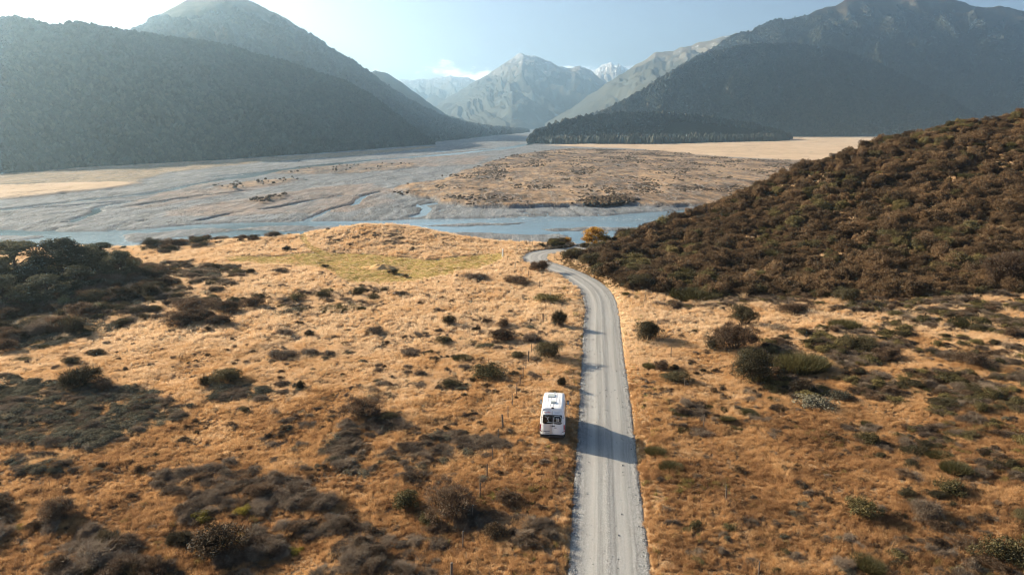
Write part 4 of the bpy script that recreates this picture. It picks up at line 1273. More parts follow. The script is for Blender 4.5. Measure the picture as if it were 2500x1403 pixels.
SHRUBS = [
    # right of the road
    (1585, 838, 82, 'D', "lone dark round bush close to the road's right edge, long shadow beside it", 1.25),
    (1824, 800, 76, 'D', "upright dark bush standing behind the wide brown bush right of the road", 1.35),
    (1800, 860, 120, 'B', "wide brown bush between the upright bush and the largest domed bush", 1.05),
    (1742, 856, 62, 'D', "small dark bush on the road-facing flank of the wide brown bush", 0.95),
    (1860, 950, 140, 'D', "largest dark domed bush right of the road, next to bright green broom", 1.2),
    (1965, 915, 130, 'O', "bright green broom thicket on the right flank of the largest domed bush", 0.75),
    (1618, 908, 46, 'B', "small brown bush with a green tuft at its left, right of the road", 1.0),
    (1586, 902, 34, 'O', "green tuft left of the small brown bush near the road", 0.9),
    (1655, 940, 88, 'D', "low dark double bush right of the road, below the small brown bush", 0.6),
    (2082, 742, 74, 'D', "dark round bush on the grass at the foot of the scrub hill", 0.95),
    (1945, 770, 86, 'B', "low brown bush near the hill foot, left of the dark round one", 0.55),
    (2068, 804, 60, 'O', "green-based shrub below the dark round bush at the hill foot", 0.85),
    (2098, 866, 92, 'D', "dark bush at right behind the green broom thicket", 0.75),
    (2175, 880, 70, 'B', "brown bush just right of the dark bush behind the broom", 0.7),
    (1962, 965, 52, 'H', "narrow tan bush in front of the broom thicket", 1.2),
    (1996, 1005, 88, 'E', "pale-tipped grey leafy shrub below the narrow tan bush", 0.9),
    (2055, 985, 70, 'E', "grey leafy shrub right of the pale-tipped one", 0.8),
    (2125, 1088, 54, 'K', "small pointed olive bush alone in orange grass at right", 1.0),
    (2150, 1120, 32, 'D', "tiny dark bush just below the small pointed olive bush", 0.8),
    (2245, 1118, 84, 'D', "low dark bush right of the small pointed olive bush", 0.5),
    (2112, 1280, 100, 'K', "dark bush with yellow flecks in the lower right grass, shadow to its right", 0.9),
    (2332, 1218, 82, 'K', "yellow-flecked dark bush further right and above the lower one", 0.85),
    (2342, 1160, 66, 'O', "green bush above the yellow-flecked bush near the right side", 0.9),
    (2218, 1214, 44, 'D', "small dark bush left of the yellow-flecked bush at right", 0.8),
    (2275, 1275, 90, 'G', "grey leafless shrub between the two yellow-flecked bushes", 0.8),
    (2466, 1395, 130, 'K', "large dark bush in the bottom right corner", 0.85),
    (2200, 1378, 60, 'K', "olive bush near the bottom edge, left of the corner bush", 0.8),
    (2126, 1398, 72, 'O', "green bush cut by the bottom edge at right", 0.8),
    (2066, 1394, 54, 'G', "grey bush at the bottom edge beside the green one", 0.8),
    (1602, 1112, 46, 'O', "green tuft at the road's right edge where the van's shadow ends", 0.9),
    (1640, 1152, 52, 'O', "second green tuft below the van's shadow, right of the road", 0.8),
    (2320, 1000, 80, 'D', "dark low bush in the grass near the right edge", 0.55),
    (2380, 800, 90, 'O', "green broom patch near the right edge below the hill", 0.6),
    (2390, 900, 90, 'B', "brown bush near the right edge below the green broom patch", 0.7),
    (2300, 1120, 60, 'O', "faded green bush right of the low dark bush", 0.6),
    (2470, 700, 130, 'B', "big reddish brown bush at the right edge on the hill foot", 1.1),
    (1700, 735, 110, 'O', "light green low shrub at the foot of the scrub hill nearest the road", 0.55),
    (1552, 706, 80, 'D', "dark bush at the hill foot where the road straightens", 0.8),
    (1445, 650, 70, 'D', "dark bush inside the road bend, under the hill", 0.9),
    (1398, 634, 60, 'D', "leftmost dark bush inside the road bend", 0.9),
    # left field, near the fence and road
    (1345, 882, 78, 'D', "dark bush between the fence and the road, nearest ahead of the van", 1.1),
    (1268, 876, 46, 'D', "low dark bush just left of the fence ahead of the van", 0.6),
    (1368, 800, 44, 'S', "pointed spiky bush at the road's left edge before the bend", 1.6),
    (1373, 946, 28, 'S', "small dark bush on the verge just ahead of the van", 1.5),
    (1352, 962, 22, 'O', "tiny green bush touching the front of the van", 1.0),
    (1300, 840, 58, 'G', "grey bush beside the fence, right of the two stacked brown bushes", 0.8),
    (1229, 802, 46, 'B', "brown bush, the farther of two stacked left of the fence", 0.9),
    (1226, 836, 66, 'B', "brown bush, the nearer of two stacked left of the fence", 0.85),
    (1182, 790, 40, 'B', "low reddish bush left of the two stacked brown bushes", 0.6),
    (1165, 812, 22, 'S', "tiny spiky bush below the low reddish bush", 1.1),
    (1096, 796, 40, 'S', "spiky dark bush left of the low reddish bush", 1.0),
    (1082, 846, 52, 'D', "dark round bush below the spiky one in the field centre", 0.85),
    (1128, 882, 46, 'O', "low olive bush in the field below the dark round bush", 0.6),
    (1192, 928, 110, 'K', "wide low olive bush left of the fence", 0.4),
    (1096, 950, 62, 'D', "low dark bush left of the wide olive one", 0.5),
    (1135, 970, 18, 'D', "tiny dark bush left of the fence level with the van roof", 0.9),
    (1322, 664, 54, 'B', "brown bush beside the road's left edge on the bend", 0.9),
    (1268, 698, 86, 'B', "low spreading brown shrub left of the bend bush", 0.45),
    (1160, 684, 66, 'G', "bare grey shrub in the grass right of the green lawn", 0.45),
    (1278, 728, 22, 'G', "small bare shrub below the low spreading brown one", 0.8),
    (1345, 742, 80, 'K', "low olive shrubs at the foot of a pale fence post", 0.4),
    # centre field
    (870, 722, 40, 'D', "round dark bush, tallest of the cluster below the green lawn", 0.95),
    (908, 736, 54, 'D', "low dark bush right of the round one below the lawn", 0.55),
    (842, 738, 30, 'G', "grey bush left of the round one below the lawn", 0.8),
    (880, 742, 26, 'G', "small grey bush in front of the round one below the lawn", 0.8),
    (978, 724, 40, 'G', "low dark twiggy shrub right of the cluster below the lawn", 0.6),
    (1045, 728, 22, 'G', "tiny twiggy shrub alone in the grass below the lawn", 0.8),
    (785, 730, 46, 'D', "dark bush left of the lawn cluster, casting shadow right", 0.75),
    (722, 738, 46, 'D', "dark bush above grey twigs in the left middle field", 0.75),
    (690, 740, 40, 'G', "grey twigs left of the dark bush in the left middle field", 0.6),
    (710, 765, 70, 'E', "grey-green mat below the dark bush in the left middle field", 0.4),
    (738, 764, 26, 'D', "small dark bush at the right end of the grey-green mat", 0.9),
    (810, 760, 92, 'O', "flat green shrub patch below the lawn cluster", 0.25),
    (680, 668, 52, 'G', "low grey bush in grass left of the green lawn", 0.5),
    (611, 671, 28, 'S', "small spiky bush left of the low grey bush, far field", 0.9),
    (700, 613, 20, 'S', "tiny dark bush on the slope left of the grassy knoll", 1.0),
    (792, 654, 30, 'D', "small dark bush at the left edge of the green lawn", 0.5),
    (960, 670, 36, 'D', "dark bush on the green lawn beside the straw mound", 0.7),
    (990, 678, 15, 'D', "tiny dark bush on the green lawn right of the mound's bush", 1.0),
    (887, 692, 13, 'B', "tiny bush just off the lawn's near edge", 0.9),
    (756, 823, 30, 'S', "small spiky bush alone in the pale field, left of centre", 0.9),
    (690, 820, 46, 'G', "grey twiggy shrub left of the lone spiky bush", 0.7),
    (815, 829, 26, 'G', "small grey shrub right of the lone spiky bush", 0.7),
    (912, 815, 60, 'G', "low bare shrub in the middle of the pale field", 0.45),
    (682, 882, 80, 'G', "wide grey shrub, leftmost of three in a row", 0.55),
    (752, 870, 56, 'G', "grey shrub, middle of three in a row", 0.6),
    (800, 872, 34, 'G', "grey shrub, rightmost of three in a row", 0.9),
    (1000, 872, 50, 'G', "dark grey shrub left of the low olive bush in mid field", 0.6),
    (730, 952, 34, 'S', "small round spiky bush above the large brown bush, left field", 1.0),
    (690, 945, 40, 'G', "grey shrub just left of the small round spiky bush", 0.7),
    (880, 1028, 104, 'B', "large round brown bush alone in the left middle ground", 0.85),
    (940, 1032, 54, 'D', "darker bush attached to the right of the large round brown bush", 0.75),
    # far left
    (543, 945, 112, 'D', "broad dark bush with grey-green mat at its foot, left field", 0.65),
    (500, 948, 50, 'S', "spiky dark bush at the left end of the broad dark bush", 0.9),
    (182, 955, 92, 'S', "tall dark spiky bush above the grey-green carpet at left", 0.95),
    (245, 958, 66, 'B', "brown bush joined to the right of the tall spiky bush", 0.85),
    (168, 895, 50, 'D', "dark round bush behind the tall spiky bush at left", 0.75),
    (52, 885, 46, 'D', "flat dark bush at far left behind the spiky bush", 0.4),
    (231, 870, 46, 'S', "spiky bush alone on pale grass at left", 0.55),
    (8, 865, 60, 'B', "dark brown bush cut by the left edge", 1.1),
    (432, 803, 92, 'B', "nearest brown bush of the big clump in the left field", 0.75),
    (480, 790, 76, 'B', "middle brown bush of the big clump in the left field", 0.9),
    (535, 798, 62, 'B', "small brown bush at the near right of the big clump", 0.75),
    (610, 757, 64, 'B', "dark brown bush at the right end of the big clump", 0.85),
    (548, 768, 84, 'B', "back brown bush of the big clump in the left field", 0.7),
    (470, 762, 90, 'B', "wide brown bush at the back left of the big clump", 0.55),
    (632, 735, 46, 'D', "far dark bush behind the right end of the big clump", 0.6),
    (351, 784, 32, 'S', "small spiky bush left of the big clump", 0.9),
    (316, 792, 42, 'D', "low dark bush left of the small spiky one", 0.5),
    (153, 752, 42, 'P', "pale green round bush, the left of two among dark scrub", 1.1),
    (222, 765, 46, 'P', "pale green round bush, the right of two among dark scrub", 0.9),
    (12, 790, 40, 'P', "pale green bush at the left edge of the dark scrub", 0.9),
    (185, 778, 86, 'B', "wide dark dome between the two pale green bushes", 0.7),
    (157, 800, 50, 'D', "dark ball bush in front of the wide dark dome", 0.8),
    (75, 800, 56, 'D', "dark bush left of the dark ball bush", 0.8),
    (485, 600, 44, 'D', "dark round bush on the terrace edge above the river", 0.9),
    (365, 606, 56, 'D', "pointed dark bush on the terrace edge, left of the round one", 0.8),
    (420, 606, 70, 'B', "low brown bush on the terrace edge between the pointed and round ones", 0.5),
    (1234, 588, 12, 'D', "tiny dark bush on the terrace edge against the river", 1.4),
    # near foreground left
    (1092, 1282, 165, 'B', "huge dark brown bush in the foreground, broad shadow reaching the road", 0.85),
    (988, 1252, 82, 'K', "yellowish dark bush on the left shoulder of the huge brown bush", 0.95),
    (1046, 1292, 66, 'K', "olive bush leaning on the front of the huge brown bush", 0.9),
    (1240, 1236, 70, 'B', "brown bush in the shadow right of the huge bush", 0.75),
    (1204, 1322, 56, 'H', "pinkish dry bush below the huge brown bush", 1.0),
    (118, 1288, 118, 'B', "big dark dome bush near the lower left edge", 0.9),
    (486, 1282, 56, 'Y', "yellow-green bush, left of the two in the foreground scrub", 0.9),
    (588, 1262, 50, 'Y', "yellow-green bush, right of the two in the foreground scrub", 0.9),
    (520, 1368, 130, 'H', "big brushy tan bush below the two yellow-green bushes", 0.8),
    (628, 1226, 80, 'B', "brown bush behind the right yellow-green bush", 0.75),
    (718, 1358, 44, 'Y', "small yellow bush near the bottom edge, left of centre", 0.9),
    (48, 1298, 36, 'Y', "small yellow-green bush at far lower left", 0.6),
    (790, 1250, 90, 'G', "grey bush left of the yellowish dark bush in the foreground", 0.7),
    (215, 1392, 130, 'G', "big grey leafless bush at the bottom left", 0.8),
    (375, 1118, 26, 'D', "tiny dark bush alone in orange grass, lower left", 0.7),
    (440, 1340, 70, 'S', "dark spiky bush left of the big brushy tan bush", 0.8),
]
for e in SHRUBS:
    shrub(*e)

# ================================================================== TREES
def tube_mesh(paths, sides=7):
    parts = []
    for pts, r0, r1 in paths:
        pts = np.array(pts, float); m_ = len(pts)
        tg = np.gradient(pts, axis=0); tg /= np.linalg.norm(tg, axis=1)[:, None] + 1e-9
        V = []
        for i in range(m_):
            ref = np.array([1.0, 0, 0]) if abs(tg[i][2]) > 0.8 else np.array([0, 0, 1.0])
            s_ = np.cross(tg[i], ref); s_ /= np.linalg.norm(s_); t_ = np.cross(tg[i], s_)
            rr = r0 + (r1 - r0) * i / max(1, m_ - 1)
            for k in range(sides):
                an = 2 * math.pi * k / sides
                V.append(pts[i] + (s_ * math.cos(an) + t_ * math.sin(an)) * rr)
        F = [[i * sides + k, i * sides + (k + 1) % sides, (i + 1) * sides + (k + 1) % sides, (i + 1) * sides + k] for i in range(m_ - 1) for k in range(sides)]
        parts.append((np.array(V), np.array(F)))
    return merge_mesh("tube", parts)

def tree_parts(seed, layered=False, n=11000, card=0.042):
    rs = np.random.default_rng(seed)
    limbs = [([(0, 0, -0.1), (0.01, 0.02, 0.5), (-0.02, 0, 1.0), (0.01, 0.01, 1.5)], 0.07, 0.025)]
    cen, rad = [], []
    nl = 40
    for i in range(nl):
        h_ = rs.uniform(0.12, 1.75)
        reach = (0.85 - 0.32 * abs(h_ - 0.75)) * rs.uniform(0.45, 0.95) * (1.0 if h_ < 1.4 else 0.55)
        an = rs.uniform(0, 6.28)
        e_ = np.array([math.cos(an) * reach, math.sin(an) * reach, h_ + 0.12])
        s_ = np.array([0, 0, max(0.2, h_ - 0.35)])
        limbs.append(([s_, (s_ + e_) / 2 + [0, 0, 0.06], e_], 0.026, 0.008))
        cen.append(e_); rad.append(rs.uniform(0.18, 0.34))
    cen = np.array(cen); rad = np.array(rad)
    k = rs.integers(0, nl, n)
    d = rs.normal(size=(n, 3)); d /= np.linalg.norm(d, axis=1)[:, None]
    flat_ = np.array([1.15, 1.15, 0.55 if layered else 0.85])
    pos = cen[k] + d * (rad[k] * rs.uniform(0.55, 1.08, n))[:, None] * flat_
    pos[:, 2] = np.maximum(pos[:, 2], 0.08)
    nrm = d + rs.normal(0, 0.5, d.shape); nrm[:, 2] += 0.4; nrm /= np.linalg.norm(nrm, axis=1)[:, None]
    V, F = cards(pos, nrm, rs.normal(size=(n, 3)), card * rs.uniform(0.7, 1.4, n), card * 1.7 * rs.uniform(0.7, 1.4, n))
    return tube_mesh(limbs), merge_mesh("crown", [(V, F)])

TREES = []
for sd_, lay in ((101, True), (102, False), (103, True)):
    tk, cr = tree_parts(sd_, lay)
    tk.materials.append(m_bark); cr.materials.append(ML['T'])
    TREES.append((tk, cr))
tk_a, cr_a = tree_parts(104, False, 6500, 0.055)
tk_a.materials.append(m_bark); cr_a.materials.append(ML['A'])

def tree(px, py, top_py, wide, v, label, parts=None, name="beech_tree", group="trees at the left terrace edge"):
    x, y, z = at_ground(px, py)
    depth = y * CP - (z - CAM_Z) * SP
    hgt_ = (py - top_py) / FPX * depth / math.cos(PITCH) * 1.0
    root = bpy.data.objects.new(name, None)
    COL.objects.link(root)
    root.location = (x, y, z)
    root.rotation_euler = (0, 0, random.uniform(0, 6.28))
    w_ = wide / FPX * depth * 0.74
    root.scale = (w_, w_, hgt_ / 2.0)
    tag(root, label, "tree", group)
    tk, cr = parts or TREES[v % 3]
    a = bpy.data.objects.new("trunk", tk); b = bpy.data.objects.new("crown", cr)
    for o in (a, b):
        COL.objects.link(o); o.parent = root
    return root

for e in [(45, 715, 588, 130, 0, "tall dark tree at the left edge with lacy layered branches"),
          (155, 700, 585, 120, 1, "big dark rounded tree right of the lacy one"),
          (215, 680, 598, 90, 2, "dark tree with a golden-lit top right of the rounded one"),
          (72, 730, 648, 72, 1, "smaller pale-lit tree in front of the lacy tree"),
          (300, 685, 614, 66, 1, "bushy tree with streaky lit foliage at the clump's right end"),
          (252, 650, 592, 64, 0, "small pointed tree behind the streaky one, on the terrace edge"),
          (-30, 735, 610, 110, 2, "dark tree cut by the left edge of the clump"),
          (12, 760, 672, 90, 1, "low dark tree at the foot of the lacy one by the left edge"),
          (120, 742, 670, 90, 0, "low dark tree below the big rounded tree"),
          (196, 720, 650, 84, 2, "low shadowed tree in the hollow right of the rounded one")]:
    tree(*e)
tree(1452, 600, 555, 48, 0, "golden autumn tree beside the river where the road disappears", (tk_a, cr_a), "autumn_tree", "autumn foliage by the river")
for px, py, w_, hr_, lb in ((1382, 594, 40, 0.6, "low golden shrub left of the golden autumn tree"), (1350, 595, 26, 0.5, "smallest golden shrub, farthest left of the autumn tree"), (1412, 592, 30, 0.7, "golden shrub touching the autumn tree's left side")):
    r_ = shrub(px, py, w_, 'A', lb, hr_)
    r_["group"] = "autumn foliage by the river"
shrub(1425, 606, 34, 'D', "dark bush in front of the golden autumn tree", 0.7)
shrub(1524, 600, 46, 'K', "dark olive bush on the skyline right of the golden autumn tree", 1.2)

# ================================================================== FENCES
m_post = plain("weathered_wood", (0.14, 0.11, 0.085), 0.9, 0.1, var=0.25, scale=6)
m_pale = plain("pale_new_wood", (0.52, 0.44, 0.32), 0.85, 0.1, var=0.12, scale=6)
m_white = plain("white_painted_wood", (0.75, 0.74, 0.70), 0.6, 0.3, var=0.05)
m_wire = plain("galvanised_wire", (0.12, 0.115, 0.11), 0.7, 0.3, 0.3)

def post_mesh(w, h):
    bm = bmesh.new()
    bmesh.ops.create_cone(bm, cap_ends=True, segments=8, radius1=w, radius2=w * 0.86, depth=h + 0.3, matrix=Matrix.Translation((0, 0, h / 2 - 0.15)))
    top = [v_ for v_ in bm.verts if v_.co.z > h * 0.9]
    for v_ in top:
        v_.co.z += 0.25 * v_.co.x
    bmesh.ops.bevel(bm, geom=[e_ for e_ in bm.edges if all(q.co.z > h * 0.8 for q in e_.verts)], offset=w * 0.12, segments=1, affect='EDGES')
    me = bpy.data.meshes.new("post"); bm.to_mesh(me); bm.free()
    return me
PM_THIN, PM_THICK = post_mesh(0.045, 1.15), post_mesh(0.085, 1.25)
PM_THIN.materials.append(m_post); PM_THICK.materials.append(m_post)
PM_PALE = post_mesh(0.08, 1.2); PM_PALE.materials.append(m_pale)
PM_WHITE = post_mesh(0.16, 1.5); PM_WHITE.materials.append(m_white)

def fence(name, label, posts, heights=(0.3, 0.6, 0.85, 1.05)):
    P3 = [np.array(at_ground(px, py)) for px, py, k in posts]
    root = bpy.data.objects.new(name, None); COL.objects.link(root)
    root.location = P3[0]
    tag(root, label, "fence")
    for p_, (_, _, k) in zip(P3, posts):
        o = bpy.data.objects.new("post", {'t': PM_THIN, 'T': PM_THICK, 'p': PM_PALE, 'w': PM_WHITE}[k]); COL.objects.link(o)
        o.parent = root
        o.location = Vector(p_ - P3[0])
        o.rotation_euler = (random.uniform(-0.05, 0.05), random.uniform(-0.06, 0.06), random.uniform(0, 3))
    for h_ in heights:
        path = []
        for a_, b_ in zip(P3[:-1], P3[1:]):
            for t in np.linspace(0, 1, 5, endpoint=False):
                p_ = a_ * (1 - t) + b_ * t - P3[0]
                path.append((p_[0], p_[1], p_[2] + h_ - 0.06 * math.sin(math.pi * t)))
        path.append(tuple(P3[-1] - P3[0] + np.array([0, 0, h_])))
        me = tube_mesh([(path, 0.0022, 0.0022)], 3); me.materials.append(m_wire); me.name = "wire"
        o = bpy.data.objects.new("wire", me); COL.objects.link(o); o.parent = root

fence("roadside_fence", "wire fence with dark wooden posts along the left of the road",
      [(1068, 1500, 'T'), (1102, 1425, 'T'), (1130, 1340, 't'), (1153, 1272, 't'), (1172, 1217, 't'), (1189, 1167, 't'), (1203, 1121, 't'), (1217, 1081, 't'), (1228, 1048, 'T'), (1240, 1022, 't'),
       (1251, 991, 't'), (1261, 966, 't'), (1270, 943, 't'), (1277, 923, 't'), (1284, 902, 't'), (1290, 884, 'T'), (1298, 865, 't'), (1306, 842, 't'), (1314, 820, 't'), (1321, 800, 't'), (1326, 788, 'T'),
       (1333, 762, 't'), (1343, 734, 'p'), (1318, 705, 't'), (1290, 678, 't'), (1257, 657, 'p'), (1238, 640, 't'), (1227, 627, 'w'), (1262, 612, 't'), (1300, 602, 't')])
fence("roadside_fence", "sparse wire fence with thin posts right of the road",
      [(1850, 1420, 't'), (1772, 1226, 't'), (1717, 1045, 't'), (1672, 950, 't'), (1638, 872, 't'), (1605, 800, 't'), (1574, 738, 't')])

# straw mound on the lawn
mx_, my_, mz_ = at_ground(925, 660)
ang = np.linspace(0, 2 * np.pi, 40, endpoint=False)
rr_ = np.linspace(0, 1, 9)
V = [(0, 0, 0.75)]
for r0 in rr_[1:]:
    for a0 in ang:
        k_ = 1 + 0.15 * math.sin(3 * a0 + 1) + 0.08 * math.sin(7 * a0)
        V.append((4.2 * r0 * math.cos(a0) * k_, 2.6 * r0 * math.sin(a0) * k_, 0.8 * (math.cos(r0 * math.pi) * 0.5 + 0.5) - 0.12 + 0.1 * math.sin(5 * a0 + 9 * r0)))
F = [[0, 1 + k, 1 + (k + 1) % 40] for k in range(40)] + [[1 + (i * 40) + k, 1 + (i + 1) * 40 + k, 1 + (i + 1) * 40 + (k + 1) % 40, 1 + i * 40 + (k + 1) % 40] for i in range(7) for k in range(40)]
m_mound = plain("straw_mound_grass", (0.50, 0.32, 0.15), 0.95, 0.05, var=0.2, scale=3)
o = structure(link("mound", mesh_from("mound", V, F), m_mound, smooth_shade=True)); o.location = (mx_, my_ + 2.0, mz_)

# ================================================================== CAMPERVAN
def m_principled(name, col, rough, spec=0.5, metal=0.0, coat=0.0):
    return plain(name, col, rough, spec, metal, 0.02, 3.0, coat)
V_white = m_principled("white_van_paint", (0.80, 0.80, 0.80), 0.28, 0.5, coat=0.5)
V_black = m_principled("black_plastic", (0.018, 0.018, 0.02), 0.55, 0.4)
V_glass = m_principled("tinted_glass", (0.012, 0.014, 0.015), 0.06, 0.6)
V_red = m_principled("red_lens", (0.45, 0.012, 0.02), 0.2, 0.6)
V_clear = m_principled("clear_lens", (0.7, 0.7, 0.7), 0.12, 0.6)
V_rub = m_principled("tyre_rubber", (0.02, 0.02, 0.02), 0.85, 0.2)
V_rim = m_principled("wheel_steel", (0.45, 0.45, 0.47), 0.35, 0.5, 0.8)
V_grey = m_principled("grey_hatch_plastic", (0.36, 0.40, 0.40), 0.3, 0.5)
V_tube = m_principled("white_tube", (0.82, 0.82, 0.80), 0.35, 0.5)
V_plate = m_principled("licence_plate_white", (0.72, 0.72, 0.70), 0.4, 0.4)
V_dark = m_principled("dark_print", (0.05, 0.05, 0.06), 0.5, 0.3)
V_gtext = m_principled("grey_print", (0.33, 0.35, 0.37), 0.5, 0.3)
V_rtext = m_principled("red_print", (0.62, 0.02, 0.03), 0.45, 0.3)

van = bpy.data.objects.new("campervan", None); COL.objects.link(van)
van.location = (van_x, van_y, van_z + 0.02)
van.rotation_euler = (0, 0, VAN_HEAD)
van.scale = (1.0, 0.88, 1.0)
tag(van, "white high-roof campervan seen from behind, parked on the grass verge beside the gravel road", "van")

SECS = [(0.00, .930, .800, 2.63, .48), (0.04, .972, .842, 2.70, .46), (0.14, .990, .862, 2.735, .45), (0.6, 1.0, .870, 2.76, .40), (2.0, 1.0, .875, 2.785, .38), (3.5, 1.0, .872, 2.77, .38),
        (4.0, 1.0, .862, 2.70, .38), (4.25, 1.0, .850, 2.56, .38), (4.6, .995, .855, 2.18, .38), (4.95, .985, .89, 1.72, .38), (5.15, .975, .91, 1.42, .36), (5.5, .95, .89, 1.28, .34),
        (5.78, .90, .84, 1.10, .32), (5.90, .82, .76, .90, .34)]
FR = [0, .05, .16, .42, .56, .70, .84, .925, .972, .994, 1.0]
def half_w(sec, f):
    y, b, t, zt, zb = sec
    if f <= .05: return b - 0.10 * (1 - f / .05)
    if f <= .42: return b
    if f <= .925: return b + (t - b) * ((f - .42) / .505) ** 1.35
    return {.972: t - .045, .994: t - .13, 1.0: t * .55}[f]
def sec_at(y):
    for a, b in zip(SECS[:-1], SECS[1:]):
        if a[0] <= y <= b[0]:
            t = (y - a[0]) / (b[0] - a[0])
            return tuple(u + (w - u) * t for u, w in zip(a, b))
    return SECS[-1]
def side_x(y, z):
    s_ = sec_at(y); f = min(.92, max(.05, (z - s_[4]) / (s_[3] - s_[4])))
    return half_w(s_, f)
V, F = [], []
np_ = len(FR) * 2
for sec in SECS:
    y, b, t, zt, zb = sec
    for f in FR: V.append((half_w(sec, f), y, zb + f * (zt - zb)))
    for f in FR[::-1]: V.append((-half_w(sec, f), y, zb + f * (zt - zb)))
for i in range(len(SECS) - 1):
    for k in range(np_):
        F.append([i * np_ + k, i * np_ + (k + 1) % np_, (i + 1) * np_ + (k + 1) % np_, (i + 1) * np_ + k])
F.append(list(range(np_)))
F.append(list(range((len(SECS) - 1) * np_, len(SECS) * np_))[::-1])
body = link("body", mesh_from("body", V, [f[::-1] for f in F]), V_white, van)
bm = bmesh.new(); bm.from_mesh(body.data); bmesh.ops.recalc_face_normals(bm, faces=bm.faces); bm.to_mesh(body.data); bm.free()
body.data.polygons.foreach_set("use_smooth", np.array([p_.normal.y > -0.95 for p_ in body.data.polygons], bool))

def vbox(name, x0, x1, y0, y1, z0, z1, mat, parent=van, bev=0.015, seg=2):
    bm = bmesh.new()
    bmesh.ops.create_cube(bm, size=1.0)
    for v_ in bm.verts:
        v_.co = Vector(((x0 + x1) / 2 + v_.co.x * (x1 - x0), (y0 + y1) / 2 + v_.co.y * (y1 - y0), (z0 + z1) / 2 + v_.co.z * (z1 - z0)))
    if bev:
        bmesh.ops.bevel(bm, geom=bm.edges[:], offset=min(bev, 0.45 * min(x1 - x0, y1 - y0, z1 - z0)), segments=seg, affect='EDGES')
    me = bpy.data.meshes.new(name); bm.to_mesh(me); bm.free()
    return link(name, me, mat, parent)

def rounded_panel(name, pts, y0, y1, mat, parent=van, rad=0.07):
    """prism in the xz plane with rounded corners"""
    out_ = []
    n_ = len(pts)
    for i in range(n_):
        p0 = Vector(pts[i - 1]); p1 = Vector(pts[i]); p2 = Vector(pts[(i + 1) % n_])
        a = p1 + (p0 - p1).normalized() * rad; b = p1 + (p2 - p1).normalized() * rad
        for t in (0, .25, .5, .75, 1):
            out_.append((1 - t) ** 2 * a + 2 * t * (1 - t) * p1 + t * t * b)
    m_ = len(out_)
    V = [(p_.x, y0, p_.y) for p_ in out_] + [(p_.x, y1, p_.y) for p_ in out_]
    F = [list(range(m_)), list(range(m_, 2 * m_))[::-1]] + [[i, m_ + i, m_ + (i + 1) % m_, (i + 1) % m_] for i in range(m_)]
    me = mesh_from(name, V, F)
    bm = bmesh.new(); bm.from_mesh(me); bmesh.ops.recalc_face_normals(bm, faces=bm.faces); bm.to_mesh(me); bm.free()
    return link(name, me, mat, parent)

rdoors = []
for sx in (-1, 1):
    x_in, x_b, x_t = 0.012 * sx, 0.885 * sx, 0.775 * sx
    rdoors.append(rounded_panel("rear_door", [(x_in, 0.52), (x_b, 0.52), (x_b, 1.35), (x_t, 2.50), (x_in, 2.50)], -0.035, 0.02, V_white, van, 0.05))
    w = rounded_panel("rear_window", [(0.03 * sx, 1.44), (0.60 * sx, 1.40), (0.785 * sx, 1.50), (0.745 * sx, 2.20), (0.03 * sx, 2.20)], -0.048, -0.03, V_glass, van, 0.06)
    l_ = rounded_panel("tail_light", [(0.905 * sx, 0.78), (0.985 * sx, 0.80), (0.985 * sx, 1.36), (0.885 * sx, 1.36)], -0.03, 0.10, V_red, van, 0.02)
    rounded_panel("reversing_lens", [(0.915 * sx, 0.88), (0.975 * sx, 0.89), (0.975 * sx, 0.98), (0.91 * sx, 0.98)], -0.036, -0.028, V_clear, l_, 0.01)
    for hz in (0.75, 1.95):
        vbox("hinge", min(0.80 * sx, 0.88 * sx), max(0.80 * sx, 0.88 * sx), -0.055, -0.03, hz, hz + 0.05, V_black, rdoors[-1], 0.008)
vbox("window_pillar", -0.02, 0.02, -0.052, -0.03, 1.42, 2.21, V_black, van, 0.005)
vbox("door_handle", -0.14, -0.11, -0.065, -0.03, 1.18, 1.32, V_gtext, rdoors[0], 0.008)
for cx0 in (0.0, 0.13):
    bm = bmesh.new()
    bmesh.ops.create_cone(bm, cap_ends=True, segments=20, radius1=0.065, radius2=0.055, depth=0.03, matrix=Matrix.Translation((cx0, -0.055, 1.25)) @ Matrix.Rotation(math.pi / 2, 4, 'X'))
    me = bpy.data.meshes.new("badge"); bm.to_mesh(me); bm.free()
    link("badge", me, V_dark, van)
vbox("handle_strip", -0.70, -0.20, -0.06, -0.03, 0.765, 0.80, V_black, rdoors[0], 0.01)
pl_ = vbox("licence_plate", -0.56, -0.22, -0.05, -0.034, 0.60, 0.71, V_plate, van, 0.006)
for k in range(6):
    vbox("plate_character", -0.535 + 0.052 * k, -0.50 + 0.052 * k, -0.054, -0.049, 0.625, 0.685, V_dark, pl_, 0)
for k, (a, b) in enumerate(((0.12, 0.15), (0.17, 0.24), (0.25, 0.33))):
    vbox("model_badge", a, b, -0.046, -0.034, 1.08, 1.125, V_dark, rdoors[1], 0.004)
vbox("small_badge", 0.68, 0.76, -0.044, -0.034, 0.62, 0.65, V_dark, rdoors[1], 0.004)
bumper = vbox("rear_bumper", -0.96, 0.96, -0.12, 0.10, 0.27, 0.50, V_black, van, 0.05, 3)
vbox("step_plate", -0.55, 0.55, -0.125, -0.02, 0.497, 0.508, V_rub, bumper, 0.004)
for k in range(9):                                    # small grey lines of print, too small to read
    vbox("print_line", 0.10 + 0.055 * k, 0.142 + 0.055 * k, -0.04, -0.033, 2.395, 2.42, V_gtext, rdoors[1], 0)
for k in range(6):
    vbox("print_line", 0.17 + 0.055 * k, 0.212 + 0.055 * k, -0.04, -0.033, 2.34, 2.362, V_gtext, rdoors[1], 0)
cu = bpy.data.curves.new("rear_lettering", 'FONT')
cu.body = "apollo"; cu.size = 0.20; cu.extrude = 0.003; cu.align_x = 'CENTER'
